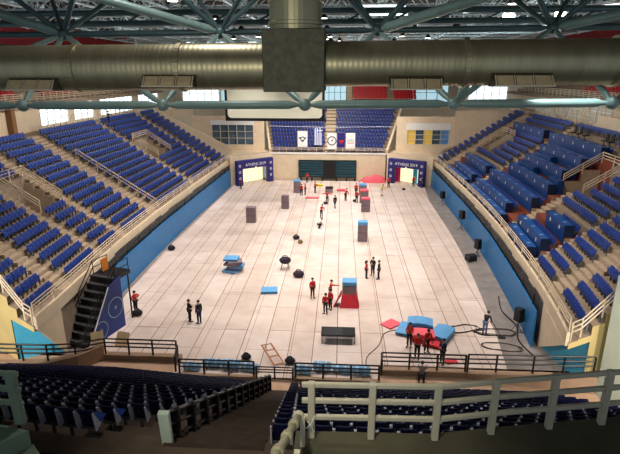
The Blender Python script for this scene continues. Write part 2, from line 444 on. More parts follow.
# ------------------------------------------------------------------ stadium seats
def seat_parts():
    """local: faces +Y, origin on the tread under the middle of the seat"""
    back = MB()
    # curved shell, 4 columns, tilted back
    cols = [(-.205,.035),(-.11,.0),(.11,.0),(.205,.035)]
    prof = [(.34,.03),(.60,-.02),(.86,-.08),(.92,-.11)]
    def shell(cols, prof, th):
        vs = []; nc, nr = len(cols), len(prof)
        for z, y in prof:
            for x, dy in cols: vs.append((x*(1 if z < .8 else .9), y+dy, z))
        for z, y in prof:
            for x, dy in cols: vs.append((x*(1 if z < .8 else .9), y+dy-th, z))
        b = nc*nr; fs = []
        for r in range(nr-1):
            for c in range(nc-1):
                i = r*nc+c
                fs += [(i+1,i,i+nc,i+nc+1), (b+i,b+i+1,b+i+nc+1,b+i+nc)]
        for c in range(nc-1):
            fs += [(c,c+1,b+c+1,b+c), ((nr-1)*nc+c+1,(nr-1)*nc+c,b+(nr-1)*nc+c,b+(nr-1)*nc+c+1)]
        for r in range(nr-1):
            fs += [(r*nc+nc,r*nc,b+r*nc,b+r*nc+nc), (r*nc+nc-1,r*nc+2*nc-1,b+r*nc+2*nc-1,b+r*nc+nc-1)]
        return vs, fs
    v, f = shell([(c[0]*.98, c[1]) for c in cols], prof, .03); back.add(v, f)
    pan = MB()                                                    # tipped up
    v, f = shell([(-.205,.03),(-.1,0),(.1,0),(.205,.03)], [(.38,.09),(.46,.075),(.70,.055),(.745,.075)], .035); pan.add(v, f)
    pan_down = MB(); pan_down.hexa([(-.205,.0,.40),(.205,.0,.40),(.205,.40,.42),(-.205,.40,.42)], [(-.205,.0,.44),(.205,.0,.44),(.205,.40,.465),(-.205,.40,.465)])
    br = []
    for sx in (-1, 1):
        b = MB(); x = sx*.221
        b.slab([(x-.015,-.15,.84),(x-.015,-.11,.86),(x-.015,.05,.52),(x-.015,.10,.46),(x-.015,.10,.38),(x-.015,-.02,.32),(x-.015,-.09,.34)], (.03,0,0))
        br.append(b)
    leg = MB(); leg.box((-.24,-.03,.30),(.24,.03,.36)); leg.box((-.03,-.03,0),(.03,.03,.31)); leg.box((-.09,-.07,0),(.09,.07,.02))
    return back, pan, pan_down, br, leg
back, pan, pan_down, br, leg = seat_parts()
seat0 = thing('stadium_seat', '', 'seat')
back.build('backrest', 'seat_blue_shaded', seat0, local=True, smooth=True)
P_ = pan.build('seat_pan', 'seat_blue_shaded', seat0, local=True, smooth=True)
for b in br: b.build('side_bracket', 'bracket', seat0, local=True)
leg.build('pedestal', 'seat_leg', seat0, local=True)
pan_down_mesh = pan_down.build('seat_pan', 'seat_blue', None)
pd_me = pan_down_mesh.data; bpy.data.objects.remove(pan_down_mesh)

# ---- near tier: rows facing the arena, seen from behind
N_T, N_R, N_Z = .85, .515, .35
WZ = .15
def near_front(x):
    if x < -12.5: return 23.9
    if x < -3.9: return 23.9-.105*(x+12.5)
    return 23.0
def rail_x(y): return -3.85+(y-9.5)*.018
RAIL_Y, NOTCH_Y = 26.4, 24.85
NEAR_K = 17
nodes = [-22, -12.5, -3.9, 14.2]
mb = MB()
for k in range(-1, NEAR_K+1):
    z = N_Z+N_R*max(k, 0) if k >= 0 else WZ
    for x0, x1 in zip(nodes, nodes[1:]):
        def yy(x, kk): return near_front(x)-N_T*(kk)
        if k == -1: a0 = a1 = NOTCH_Y
        else: a0, a1 = yy(x0, k)+.35, yy(x1, k)+.35
        b0, b1 = yy(x0, k+1)+.35, yy(x1, k+1)+.35
        mb.quad((x0,b0,z),(x1,b1,z),(x1,a1,z),(x0,a0,z), 0 if k >= 0 else 1)
        if k >= 0:
            zp = N_Z+N_R*(k-1) if k >= 1 else WZ
            mb.quad((x0,a0,zp),(x0,a0,z),(x1,a1,z),(x1,a1,zp), 0)
zt = N_Z+N_R*NEAR_K
mb.quad((-22,3,zt),(14.2,3,zt),(14.2,near_front(14)-N_T*(NEAR_K+1)+.35,zt),(-22,near_front(-24)-N_T*(NEAR_K+1)+.35,zt), 0)
for x0, x1 in ((-22, -9.6), (2.5, 14.0)): mb.quad((x0,NOTCH_Y,WZ),(x1,NOTCH_Y,WZ),(x1,RAIL_Y+.15,WZ),(x0,RAIL_Y+.15,WZ), 1)
# front wall of the near tier with its notch
for x0, x1, y in ((-22,-9.6,RAIL_Y+.15),(-9.6,2.5,NOTCH_Y),(2.5,14.0,RAIL_Y+.15)): mb.slab([(x0,y,0),(x1,y,0),(x1,y,WZ),(x0,y,WZ)], (0,-.2,0), 2)
for x in (-9.6, 2.5): mb.slab([(x,NOTCH_Y-.2,0),(x,RAIL_Y+.15,0),(x,RAIL_Y+.15,WZ-.01),(x,NOTCH_Y-.2,WZ-.01)], (.1 if x > 0 else -.1,0,0), 2)
struct(mb, 'floor_near_tier', ['near_concrete', 'walkway', 'cream'], 'stepped concrete tier carrying the shaded seats nearest the viewer')
# stairs in the near tier
mb = MB()
for k in range(NEAR_K):
    y0 = 23.0-N_T*k+.35; z = N_Z+N_R*k
    xl = rail_x(y0); xr = -1.7-.073*(y0-10.9)-.03
    mb.box((xl-.1, y0-N_T, z-.02), (xr, y0-N_T*.5, z+N_R*.5)); mb.box((xl-.1, y0-N_T*.5, z-.4), (xr, y0+.02, z+.012))
struct(mb, 'stairs_near', 'dark_step', 'dark stairs descending between the two near seat blocks')

seat_spots = []       # (x, y, z, rz, block, row from front, number from stairs)
for k in range(NEAR_K):
    n = 0
    ye = 23.2-N_T*k
    x = -4.0-(23.9-ye)*.088-(.35 if ye < 10.6 else 0)-.22
    while x > -19:
        n += 1
        seat_spots.append((x, near_front(x)-N_T*k, N_Z+N_R*k, math.atan(-.105) if x > -12.5 else 0, 'L', k, n)); x -= .475
    n = 0; x = -1.7-.073*(ye-10.9)+.38
    while x < 10.9:
        n += 1
        seat_spots.append((x, 23.0-N_T*k, N_Z+N_R*k, 0, 'R', k, n)); x += .475
CAM = Vector((0, 0, 17.0))
def in_view(x, y, z):
    ct, st, cp, sp = math.cos(math.radians(17.2)), math.sin(math.radians(17.2)), math.cos(math.radians(3.5)), math.sin(math.radians(3.5))
    q = Vector((x, y, z))-CAM
    f = q.dot(Vector((-sp*ct, cp*ct, -st)))
    return abs(q.dot(Vector((cp, sp, 0))))/f < .64 and q.dot(Vector((-sp*st, cp*st, ct)))/f > -.46
shown = [s for s in seat_spots if in_view(s[0], s[1], s[2]+.7)]
shown.sort(key=lambda s: (Vector(s[:3])-CAM).length)
near_single, near_rest = shown[:300], shown[300:]
first = True
down = {('L', 16, 6), ('R', 14, 1), ('L', 12, 3)}
NS = {'L': 'left of', 'R': 'right of'}
GRP = {'L': 'shaded seats in the near block left of the stairs', 'R': 'shaded seats in the near block behind the cream railing'}
ymin = {}
for s in near_single: ymin.setdefault((s[4], s[5]), []).append(s[6])
for s in near_single:
    x, y, z, rz, blk, k, n = s
    r = seat0 if first else copy_tree(seat0); first = False
    r.location = (x, y, z+.011); r.rotation_euler = (0, 0, rz)
    isdown = (blk, k, n) in down or (blk == 'L' and n == min(ymin[(blk, k)]) and k in (16, 15))
    if isdown:
        for c in r.children:
            if c.name.startswith('seat_pan'): c.data = pd_me
    r['label'] = ('shaded seat with lowered pan %s the near stairs, %s row up, %s from stairs' if isdown else 'shaded stadium seat %s the near stairs, %s row up, %s seat from the stairs') % (NS[blk], ordinal(k+1), ordinal(n))
    r['category'] = 'seat'; r['group'] = GRP[blk]

# ---- every other blue seat of the hall: one mass
mass = MB()
def simple_seat(x, y, z, rz, mi=0):
    c, s = math.cos(rz), math.sin(rz)
    def T(p): return (x+p[0]*c-p[1]*s, y+p[0]*s+p[1]*c, z+p[2])
    def H(b, t, m): mass.hexa([T(p) for p in b], [T(p) for p in t], m)
    H([(-.21,-.03,.40),(.21,-.03,.40),(.21,.02,.40),(-.21,.02,.40)], [(-.19,-.15,.86),(.19,-.15,.86),(.19,-.11,.86),(-.19,-.11,.86)], mi)
    H([(-.20,.04,.38),(.20,.04,.38),(.20,.09,.38),(-.20,.09,.38)], [(-.20,.03,.72),(.20,.03,.72),(.20,.07,.72),(-.20,.07,.72)], mi)
    H([(-.24,-.03,.0),(-.20,-.03,.0),(-.20,.06,.0),(-.24,.06,.0)], [(-.24,-.08,.66),(-.205,-.08,.66),(-.205,.06,.5),(-.24,.06,.5)], 1)
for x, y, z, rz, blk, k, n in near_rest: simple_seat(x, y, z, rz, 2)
hidden_near = [s for s in seat_spots if s not in shown]
for sd in (-1, 1):
    for k in range(NROW):
        off = OFF0[sd]+TREAD*k+.5
        y = ystart(sd, off)+.5
        while y < YEND[sd]-.3:
            ok = not in_aisle(sd, y, .22)
            for a, b, k0, k1 in VOMS[sd]:
                if a-.3 < y < b+.3 and k0-.5 <= k <= k1+.5: ok = False
            if vip(sd, k, y) or (sd > 0 and k == 13 and 49 < y < 60): ok = False
            if ok: simple_seat(*PT(sd, off, y, Z0+RISE*k), -sd*-PI/2 if sd > 0 else -PI/2, 0)
            y += .5
EZ, EY = 4.35, 81.9
for k in range(14):
    xl, xr = -11.2-.17*k, 7.2+.24*k
    x = xl+.4
    while x < xr-.3:
        if not -2.75 < x < -.75: simple_seat(x, EY+.8*k+.3, EZ+.52*k, PI, 0)
        x += .52

# ------------------------------------------------------------------ blue press desks on the red-brown terraces
def desk_row(j, y0, y1, label, double=False, gap=None):
    k = max(0, 2*j-1); off = OFF0[1]+TREAD*k; zb = Z0+RISE*(2.06*j-.6) if j else Z0+RISE*-.6
    if j == 0: zb = Z0
    n = max(1, round((y1-y0)/2.4))
    t = thing('press_desk', label, 'desk', PT(1, off, (y0+y1)/2, zb), 0, 'blue press desks on the terraces')
    def seg(o0, o1, z0, z1, name, m, inset=0):
        mb = MB()
        for i in range(n):
            a, b = y0+(y1-y0)*i/n+inset, y0+(y1-y0)*(i+1)/n-inset
            mb.hexa([PT(1,o0,a,z0),PT(1,o1,a,z0),PT(1,o1,b,z0),PT(1,o0,b,z0)], [PT(1,o0,a,z1),PT(1,o1,a,z1),PT(1,o1,b,z1),PT(1,o0,b,z1)])
        return mb.build(name, m, t)
    low = .0 if j == 0 else -.4
    cov = ((y0+.2, 48.9), (53.4, y1-.1)) if gap else ()
    seg(off-.06, off, zb+low, zb+.95, 'front_panel', 'desk_blue')
    seg(off, off+.62, zb+.86, zb+.93, 'worktop', 'desk_top', .015)
    seg(off+.05, off+.58, zb+.02, zb+.86, 'cabinet', 'desk_end', .03)
    for y in (y0, y1):
        mb = MB(); a, b = y-.03, y+.03
        mb.hexa([PT(1,off-.06,a,zb+low*.5),PT(1,off+.66,a,zb),PT(1,off+.66,b,zb),PT(1,off-.06,b,zb+low*.5)], [PT(1,off-.06,a,zb+.96),PT(1,off+.66,a,zb+.96),PT(1,off+.66,b,zb+.96),PT(1,off-.06,b,zb+.96)])
        mb.build('end_panel', 'desk_end', t)
    for i in range(n):
        y = y0+(y1-y0)*(i+.5)/n
        mb = MB(); x, _, _ = PT(1, off-.075, y, 0)
        mb.box((x-.01, y-.06, zb+.4), (x+.01, y+.06, zb+.68)); mb.build('number_plate', 'white', t)
        mb = MB(); mb.box((x+.25, y-.05, zb+.93), (x+.5, y+.05, zb+.945)); mb.build('number_plate', 'white', t)
    # covered seat row behind the desk joins the mass of blue seats
    y = y0+.4
    for c0, c1 in cov:
        mb = MB(); mb.hexa([PT(1,off+.85,c0,zb),PT(1,off+1.4,c0,zb),PT(1,off+1.4,c1,zb),PT(1,off+.85,c1,zb)], [PT(1,off+.9,c0,zb+1.25),PT(1,off+1.4,c0,zb+1.25),PT(1,off+1.4,c1,zb+1.25),PT(1,off+.9,c1,zb+1.25)]); mb.build('seat_cover', 'desk_blue', t)
    while y < y1-.3 and j and not cov:
        if gap is None or not gap[0] < y < gap[1]: simple_seat(*PT(1, off+1.05, y, zb), PI/2, 0)
        y += .56
desks = [
 (0, 62.2, 73.2, 'lowest blue desk row far along the right stand, just behind its railing'),
 (0, 46.2, 60.2, 'long lowest blue desk row behind the middle of the right stand railing'),
 (0, 37.0, 43.4, 'short lowest blue desk row next to the near right seat blocks'),
 (1, 61.7, 71.2, 'second blue desk row up in the far bay of the right stand'),
 (1, 47.6, 59.8, 'second blue desk row up in the middle bay of the right stand'),
 (1, 36.7, 43.5, 'second blue desk row up in the near bay of the right stand'),
 (2, 61.7, 72.0, 'third blue desk row up in the far bay of the right stand'),
 (2, 45.4, 60.0, 'third blue desk row up in the middle bay of the right stand'),
 (2, 36.7, 41.0, 'short third blue desk row up in the near bay of the right stand'),
 (3, 46.2, 58.4, 'fourth blue desk row up in the middle bay of the right stand'),
 (4, 47.6, 58.2, 'fifth blue desk row up in the middle bay of the right stand'),
 (5, 47.7, 58.4, 'sixth blue desk row up in the middle bay of the right stand'),
 (6, 47.6, 60.2, 'topmost long blue desk row at the back of the middle bay'),
 (6, 62.0, 72.8, 'topmost blue desk row of the far bay below the upper railing'),
]
for i, d in enumerate(desks): desk_row(*d, gap=(50, 52.5) if d[0] in (3, 4) else None)
o = mass.build('stadium_seats', ['seat_blue', 'seat_leg', 'seat_blue_shaded'])
tag(o, 'rows of blue stadium seats filling the side and end stands', 'seats', None, 'stuff')
# dark chairs along the back of the press terraces
for i, y in enumerate((55.6, 57.2, 58.6, 50.2, 51.4)):
    p = PT(1, OFF0[1]+TREAD*13.3, y, Z0+RISE*13)
    t = thing('press_chair', 'black high-backed chair behind the topmost desk row, %s from the viewer' % ORD[[2,3,4,0,1][i]], 'chair', p, PI/2, 'black chairs behind the topmost desks')
    mb = MB(); mb.box((-.26,-.26,.42),(.26,.26,.52)); mb.build('seat', 'black', t, local=True, bevel=.03)
    mb = MB(); mb.box((-.26,-.32,.5),(.26,-.22,1.25)); mb.build('backrest', 'black', t, local=True, bevel=.03)
    mb = MB(); mb.tube([(0,0,.05),(0,0,.42)], .04, 8); mb.box((-.25,-.04,0),(.25,.04,.05)); mb.box((-.04,-.25,0),(.04,.25,.05)); mb.build('base', 'black', t, local=True)

# ------------------------------------------------------------------ far end of the hall
mb = MB()
mb.slab([(-11.3,81,0),(7.5,81,0),(7.5,81,4.3),(-11.3,81,4.3)], (0,.3,0))
struct(mb, 'wall_end', 'cream', 'cream end wall below the far stand')
# raked end stand
mb = MB()
for k in range(14):
    y0, y1 = EY-.2+.8*k, EY+.6+.8*k; z = EZ+.52*k; xl, xr = -11.3-.17*k, 7.3+.24*k
    mb.box((xl, y0, z-.56 if k else 0), (xr, y1+.02, z))
    mb.box((-2.6, y0, z), (-.9, y0+.4, z+.012), 1); mb.box((-2.6, y0+.4, z), (-.9, y1, z+.26), 1)
mb.box((-14, 93, 11.0), (11, 95.5, 11.3))
struct(mb, 'floor_end_stand', ['concrete', 'cream'], 'raked tiers of the far end stand with a cream central aisle')
mb = MB()
for s, x0, x1 in ((-1, -11.3, -13.9), (1, 7.3, 10.9)):
    p = [(x0,81.0,0),(x1,93.0,0),(x1,93.0,12.0),(x0,81.0,5.1)]
    mb.slab(p, (s*.35,0,0))
struct(mb, 'wall_cheek', 'cream', 'sloping cream cheek walls either side of the end stand')
mb = MB(); mb.box((-11.3,80.9,4.3),(7.4,81.05,4.55)); struct(mb, 'trim_end', 'white', 'pale coping on the far end wall')
for x0, x1, lab in ((-11.2, -2.7, 'pale railing along the front of the end stand, screen side'), (-.8, 7.2, 'pale railing along the front of the end stand, nearer the pink mat')):
    railing('end_stand_railing', lab, [(x0,81.0,4.55),(x1,81.0,4.55)], .8, 3, 1.2, 'stand_rail', .035, .045)
# chamfered corners with door openings behind the arches
def corner(P, Q, sgn, nm):
    P, Q = Vector(P), Vector(Q); d = Q-P; L = d.length; d.normalize(); nrm = Vector((-d.y, d.x, 0))
    if nrm.y < 0: nrm = -nrm
    mb = MB()
    def seg(a, b, z0, z1): mb.slab([P+d*a+Vector((0,0,z0)), P+d*b+Vector((0,0,z0)), P+d*b+Vector((0,0,z1)), P+d*a+Vector((0,0,z1))], nrm*.3)
    seg(0, 1.0, 0, 4.6); seg(L-1.0, L, 0, 4.6); seg(1.0, L-1.0, 3.5, 4.6)
    struct(mb, 'wall_corner_'+nm, 'cream', 'cream corner wall with a doorway under the windows')
    mb = MB(); a, b = P+d*1.0+nrm*1.2, P+d*(L-1.0)+nrm*1.2
    mb.slab([a, b, b+Vector((0,0,3.5)), a+Vector((0,0,3.5))], nrm*.1)
    struct(mb, 'door_'+('1' if sgn < 0 else '2'), 'corridor', 'brightly lit doorway beyond the blue arch')
    return P, d, nrm, L
cl = corner((-17.0,75.9,0), (-11.3,81.0,0), -1, 'left')
cr = corner((7.5,81.0,0), (14.2,77.2,0), 1, 'right')
# flat corner balconies and the window walls above
for nm, x0, x1 in (('left', -23.5, -12.2), ('right', 8.6, 21)):
    mb = MB()
    if nm == 'left': mb.prism([(-17.2,75.9),(-11.3,81.0),(-12.0,84),(-24,84),(-24,80.5),(-17.4,80.5)], 4.3, 4.6)
    else: mb.prism([(7.5,81.0),(14.4,77.2),(14.4,82),(21,82),(21,84.5),(8.2,84.5)], 4.3, 4.6)
    struct(mb, 'floor_corner_'+nm, 'cream', 'flat roof over the corner doorway')
def window_wall(nm, x0, x1, wx0, wx1, y, n):
    z0, z1, zb, zt = 4.6, 10.2, 5.5, 8.75
    if nm == 'right': zb, zt = 5.8, 8.1
    mb = MB()
    mb.box((x0, y, z0), (x1, y+.3, zb)); mb.box((x0, y, zt), (x1, y+.3, z1)); mb.box((x0, y, zb), (wx0, y+.3, zt)); mb.box((wx1, y, zb), (x1, y+.3, zt))
    struct(mb, 'wall_window_'+nm, 'cream', 'cream wall with a wide window above the corner doorway')
    w = bpy.data.objects.new('window_'+str(n), None); COL.objects.link(w); w.location = (wx0, y, zb); tag(w, 'wide gridded window in the cream corner wall', None, None, 'structure')
    nc = 5
    for i in range(nc):
        a, b = wx0+(wx1-wx0)*i/nc, wx0+(wx1-wx0)*(i+1)/nc
        mb = MB(); mb.box((a, y+.2, zb), (b, y+.22, zt))
        mb.build('pane', 'glass' if n == 1 else ['lit_yellow', 'glass', 'lit_yellow', 'glass', 'lit_blue'][i], w)
    mb = MB()
    for i in range(nc+1):
        a = wx0+(wx1-wx0)*i/nc; mb.box((a-.04, y-.02, zb), (a+.04, y+.18, zt))
    for i in range(4):
        z = zb+(zt-zb)*i/3; mb.box((wx0, y-.02, z-.035), (wx1, y+.18, z+.035))
    mb.build('window_frame', 'cream_rail', w)
    if nm == 'right':
        mb = MB(); mb.box((wx0-.2, y-.1, zt), (wx1+.2, y-.03, zt+1.1)); mb.build('blind', 'white', w)
    else:
        mb = MB(); mb.box((wx0-.2, y-.1, zt), (wx1+.2, y-.03, zt+.75)); mb.build('blind', 'white', w)
window_wall('left', -24.5, -12.6, -21.3, -14.4, 82.5, 1)
window_wall('right', 9.0, 19.0, 10.7, 17.4, 82.5, 2)
# side walls closing the far ends of the stands
mb = MB()
mb.slab([(-17.6,80.6,4.5),(-33.5,80.6,4.5),(-33.5,80.6,11.2),(-31,80.6,11.9),(-17.6,80.6,5.2)], (0,.3,0))
struct(mb, 'wall_far_left', 'cream', 'cream wall at the far end of the left stand')
mb = MB(); mb.slab([(14.4,82.1,3.9),(31,82.1,10.8),(31,82.1,11.4),(18.1,82.1,11.2),(18.1,82.1,5.9),(14.4,82.1,4.6)], (0,.3,0))
struct(mb, 'wall_far_right', 'cream', 'cream wall at the far end of the right stand')
mb = MB(); mb.box((-33.5,82.8,9.9),(-24.4,83.1,11.6)); struct(mb, 'wall_far_left_back', 'cream', 'cream wall behind the left corner')

# black retracted stand under the end stand
t = thing('retracted_stand', 'black folded telescopic stand against the far cream end wall', 'stand', (-2.2,80.6,0))
for x0, x1 in ((-6.7,-2.75),(-.75,2.5)):
    for i in range(6):
        z = .75+.42*i
        mb = MB(); mb.box((x0, 80.35+.03*i, z), (x1, 80.95, z+.30)); mb.build('bench_front', M.setdefault('dark_teal', mat('dark_teal', (30, 68, 80), .35, vary=.25, scale=1)), t)
mb = MB(); mb.box((-6.8,80.72,.5),(2.6,80.98,3.35)); mb.build('frame', 'black', t)
mb = MB(); mb.box((-2.75,80.3,.4),(-.75,80.95,3.1)); mb.build('central_gate', 'black', t)
for x in (-6.4,-4.6,-2.9,-.6,1.0,2.4):
    mb = MB(); mb.tube([(x,80.45,.0),(x,80.45,.62)], .12, 8); mb.tube([(x-.15,80.45,.12),(x+.15,80.45,.12)], .12, 10); mb.build('caster', 'black', t)

# inflatable blue entrance arches
def arch(c, ang, w, h, label, pillar):
    t = thing('entrance_arch', label, 'arch', c, ang, 'blue inflatable entrance arches')
    for s in (-1, 1):
        mb = MB(); mb.box((s*w/2-(.55 if s > 0 else -.55)-.55, -.35, 0), (s*w/2-(.55 if s > 0 else -.55)+.55, .35, h-.02))
        p = mb.build('pillar', 'arch_blue', t, local=True, bevel=.12)
        for q in range(3):
            mb = MB(); mb.ring((s*(w/2-.55), -.365, h*(.3+.25*q)), (1,0,0), (0,0,1), .12, .2, 10); mb.build('printed_mark', 'white', p, local=True)
    mb = MB(); mb.box((-w/2+.02, -.36, h-1.35), (w/2-.02, .36, h)); b = mb.build('crossbar', 'arch_blue', t, local=True, bevel=.12)
    cu = bpy.data.curves.new('lettering', 'FONT'); cu.body = 'ATHENS 2019'; cu.size = .62; cu.extrude = .01; cu.align_x = 'CENTER'
    cu.materials.append(M['white']); lo = bpy.data.objects.new('lettering', cu); COL.objects.link(lo)
    bpy.context.view_layer.update()
    me = bpy.data.meshes.new_from_object(lo.evaluated_get(bpy.context.evaluated_depsgraph_get())); bpy.data.objects.remove(lo)
    lo = bpy.data.objects.new('lettering', me); COL.objects.link(lo)
    lo.parent = b; lo.location = (0, -.385, h-.95); lo.rotation_euler = (PI/2, 0, 0)
    mb = MB(); mb.ball((0, -.40, h-1.2), (.16, .03, .16)); mb.build('emblem', 'white', b, local=True)
    return t
def mid(c, push): P, d, n, L = c; m_ = P+d*(L/2)-n*push; return (m_.x, m_.y, 0), math.atan2(d.y, d.x)
m_, a_ = mid(cl, .9); arch(m_, a_, 6.8, 3.95, 'blue inflatable entrance arch in the far left corner by the gridded window', 1)
m_, a_ = mid(cr, .9); arch(m_, a_, 6.2, 4.0, 'blue inflatable entrance arch in the far right corner with pink and cyan panels', 1)
P, d, n, L = cr
for nm, s0, s1, m, lab in (('display_panel', 1.35, 2.35, 'magenta', 'magenta display panel standing in the right hand arch'), ('display_panel', 4.5, 5.2, 'cyan', 'cyan display panel standing in the right hand arch')):
    a, b = P+d*s0+n*.2, P+d*s1+n*.2
    t = thing(nm, lab, 'panel', tuple((a+b)/2))
    mb = MB(); mb.slab([a+Vector((0,0,.1)), b+Vector((0,0,.1)), b+Vector((0,0,2.6)), a+Vector((0,0,2.6))], n*.08); mb.build('board', m, t)
    mb = MB(); mb.box(tuple(a-Vector((.05,.3,0))), tuple(a+Vector((.05,.3,.1)))); mb.box(tuple(b-Vector((.05,.3,0))), tuple(b+Vector((.05,.3,.1)))); mb.build('foot', 'black', t)

# banners hung over the end stand
def banner(x0, x1, z0, z1, y, label, kind):
    cx = (x0+x1)/2; w = x1-x0
    t = thing('hanging_banner', label, 'banner', (cx, y, z0), 0, 'banners hung over the end stand')
    mb = MB(); h = z1-z0
    if kind == 'greek':
        for i in range(9):
            a = x0+w*i/9; b = x0+w*(i+1)/9
            mi = 0 if i % 2 == 0 else 1
            if i >= 4: mb.box((a, y, z0), (b, y+.03, z1-w*5/9), mi)
            else: mb.box((a, y, z0), (b, y+.03, z1), mi)
        cx0 = x0+w*4/9; c = w*5/9; q = c/5
        mb.box((cx0, y, z1-c), (x1, y+.03, z1), 0)
        mb.box((cx0+2*q, y-.01, z1-c), (cx0+3*q, y, z1), 1); mb.box((cx0, y-.01, z1-3*q), (x1, y-.011+.012, z1-2*q), 1)
        mb.build('cloth', ['flag_blue', 'white'], t)
    elif kind == 'blue':
        mb.box((x0, y, z0), (x1, y+.03, z1)); p = mb.build('cloth', 'arch_blue', t)
        m2 = MB(); m2.box((x0+.25, y-.02, z0+h*.42), (x1-.2, y-.005, z0+h*.56)); m2.box((x0+.35, y-.02, z0+h*.34), (x1-.35, y-.005, z0+h*.38)); m2.build('printed_mark', 'red_cloth', p)
    else:
        mb.box((x0, y, z0), (x1, y+.03, z1)); p = mb.build('cloth', 'white', t)
        m2 = MB(); c = (cx, y-.015, z0+h*.52)
        if kind == 'ring':
            m2.ring(c, (1,0,0), (0,0,1), .58, .74, 28); m2.ring(c, (1,0,0), (0,0,1), .0, .12, 12)
            m2.quad((cx-.03,y-.016,c[2]),(cx+.06,y-.016,c[2]),(cx+.24,y-.016,c[2]+.42),(cx+.14,y-.016,c[2]+.42))
            m2.build('emblem', 'emblem', p)
        elif kind == 'crest':
            m2.ring(c, (1,0,0), (0,0,1), .22, .36, 20)
            m2.slab([(cx-.62,y-.02,c[2]+.28),(cx-.3,y-.02,c[2]+.2),(cx-.3,y-.02,c[2]-.05),(cx-.5,y-.02,c[2]-.02)], (0,.008,0)); m2.slab([(cx+.3,y-.02,c[2]+.2),(cx+.62,y-.02,c[2]+.28),(cx+.5,y-.02,c[2]-.02),(cx+.3,y-.02,c[2]-.05)], (0,.008,0))
            m2.slab([(cx-.3,y-.02,c[2]-.3),(cx,y-.02,c[2]-.58),(cx+.3,y-.02,c[2]-.3),(cx,y-.02,c[2]-.22)], (0,.008,0)); m2.build('emblem', 'emblem', p)
        else:
            for i in range(3): m2.ring((cx+(i-1)*.36, y-.015, c[2]+.1*(i % 2)), (1,0,0), (0,0,1), .14, .22, 16)
            m2.build('emblem', 'emblem_pale', p); m3 = MB(); m3.box((cx-.5, y-.02, c[2]-.42), (cx+.5, y-.005, c[2]-.34)); m3.build('printed_mark', 'pink_foam', p)
    mb = MB(); mb.tube([(x0-.08,y+.015,z1+.03),(x1+.08,y+.015,z1+.03)], .035, 8); mb.build('top_rod', 'seat_leg', t)
YB = 82.4
for x0, x1, z0, z1, lab, kd in ((-6.97,-5.37,5.42,7.97,'white hanging banner with a dark winged crest, leftmost of the row','crest'),
      (-4.35,-2.97,5.76,8.46,'blue and white striped Greek flag hung vertically over the end stand','greek'),
      (-2.18,-.67,5.09,7.69,'white hanging banner with a dark circular emblem over the aisle','ring'),
      (-.47,.63,5.15,7.7,'dark blue hanging banner with a red mark','blue'),
      (.81,2.32,5.08,7.71,'white hanging banner with pale rings, rightmost of the row','pale')):
    banner(x0, x1, z0, z1, YB-1.3, lab, kd)
t = thing('banner_cable', 'thin pale cable stretched across the end stand above the banners', 'cable', (-2,81,8.1))
mb = MB(); mb.tube([(-11.4,81.15,8.75),(-2,81.15,8.55),(8.2,81.15,8.75)], .035, 6); mb.build('wire', 'bracket', t)

# projection screen
ty = 60
t = thing('projection_screen', 'large cream projection screen in a black frame below the roof', 'screen', (-7.9,ty,11.5))
x0, x1, z0, z1 = -13.75, -1.95, 11.45, 17.6
def rr_poly(x0, x1, z0, z1, r, y, n=5):
    pts = []
    for cx, cz, a0 in ((x1-r, z0+r, -PI/2), (x1-r, z1-r, 0), (x0+r, z1-r, PI/2), (x0+r, z0+r, PI)):
        for i in range(n+1):
            a = a0+PI/2*i/n; pts.append((cx+r*math.cos(a), y, cz+r*math.sin(a)))
    return pts
mb = MB(); mb.slab(rr_poly(x0+.3, x1-.3, z0+.35, z1-.3, .45, ty-.02), (0,.05,0)); mb.build('screen_surface', 'screen', t)
mb = MB(); mb.box((x0, ty+.03, z0), (x1, ty+.25, z1)); mb.build('frame', 'black', t)
for x in (x0+1.5, x1-1.5):
    mb = MB(); mb.tube([(x, ty+.15, z1), (x, ty+.15, 22)], .05, 6); mb.build('hanger', 'black', t)

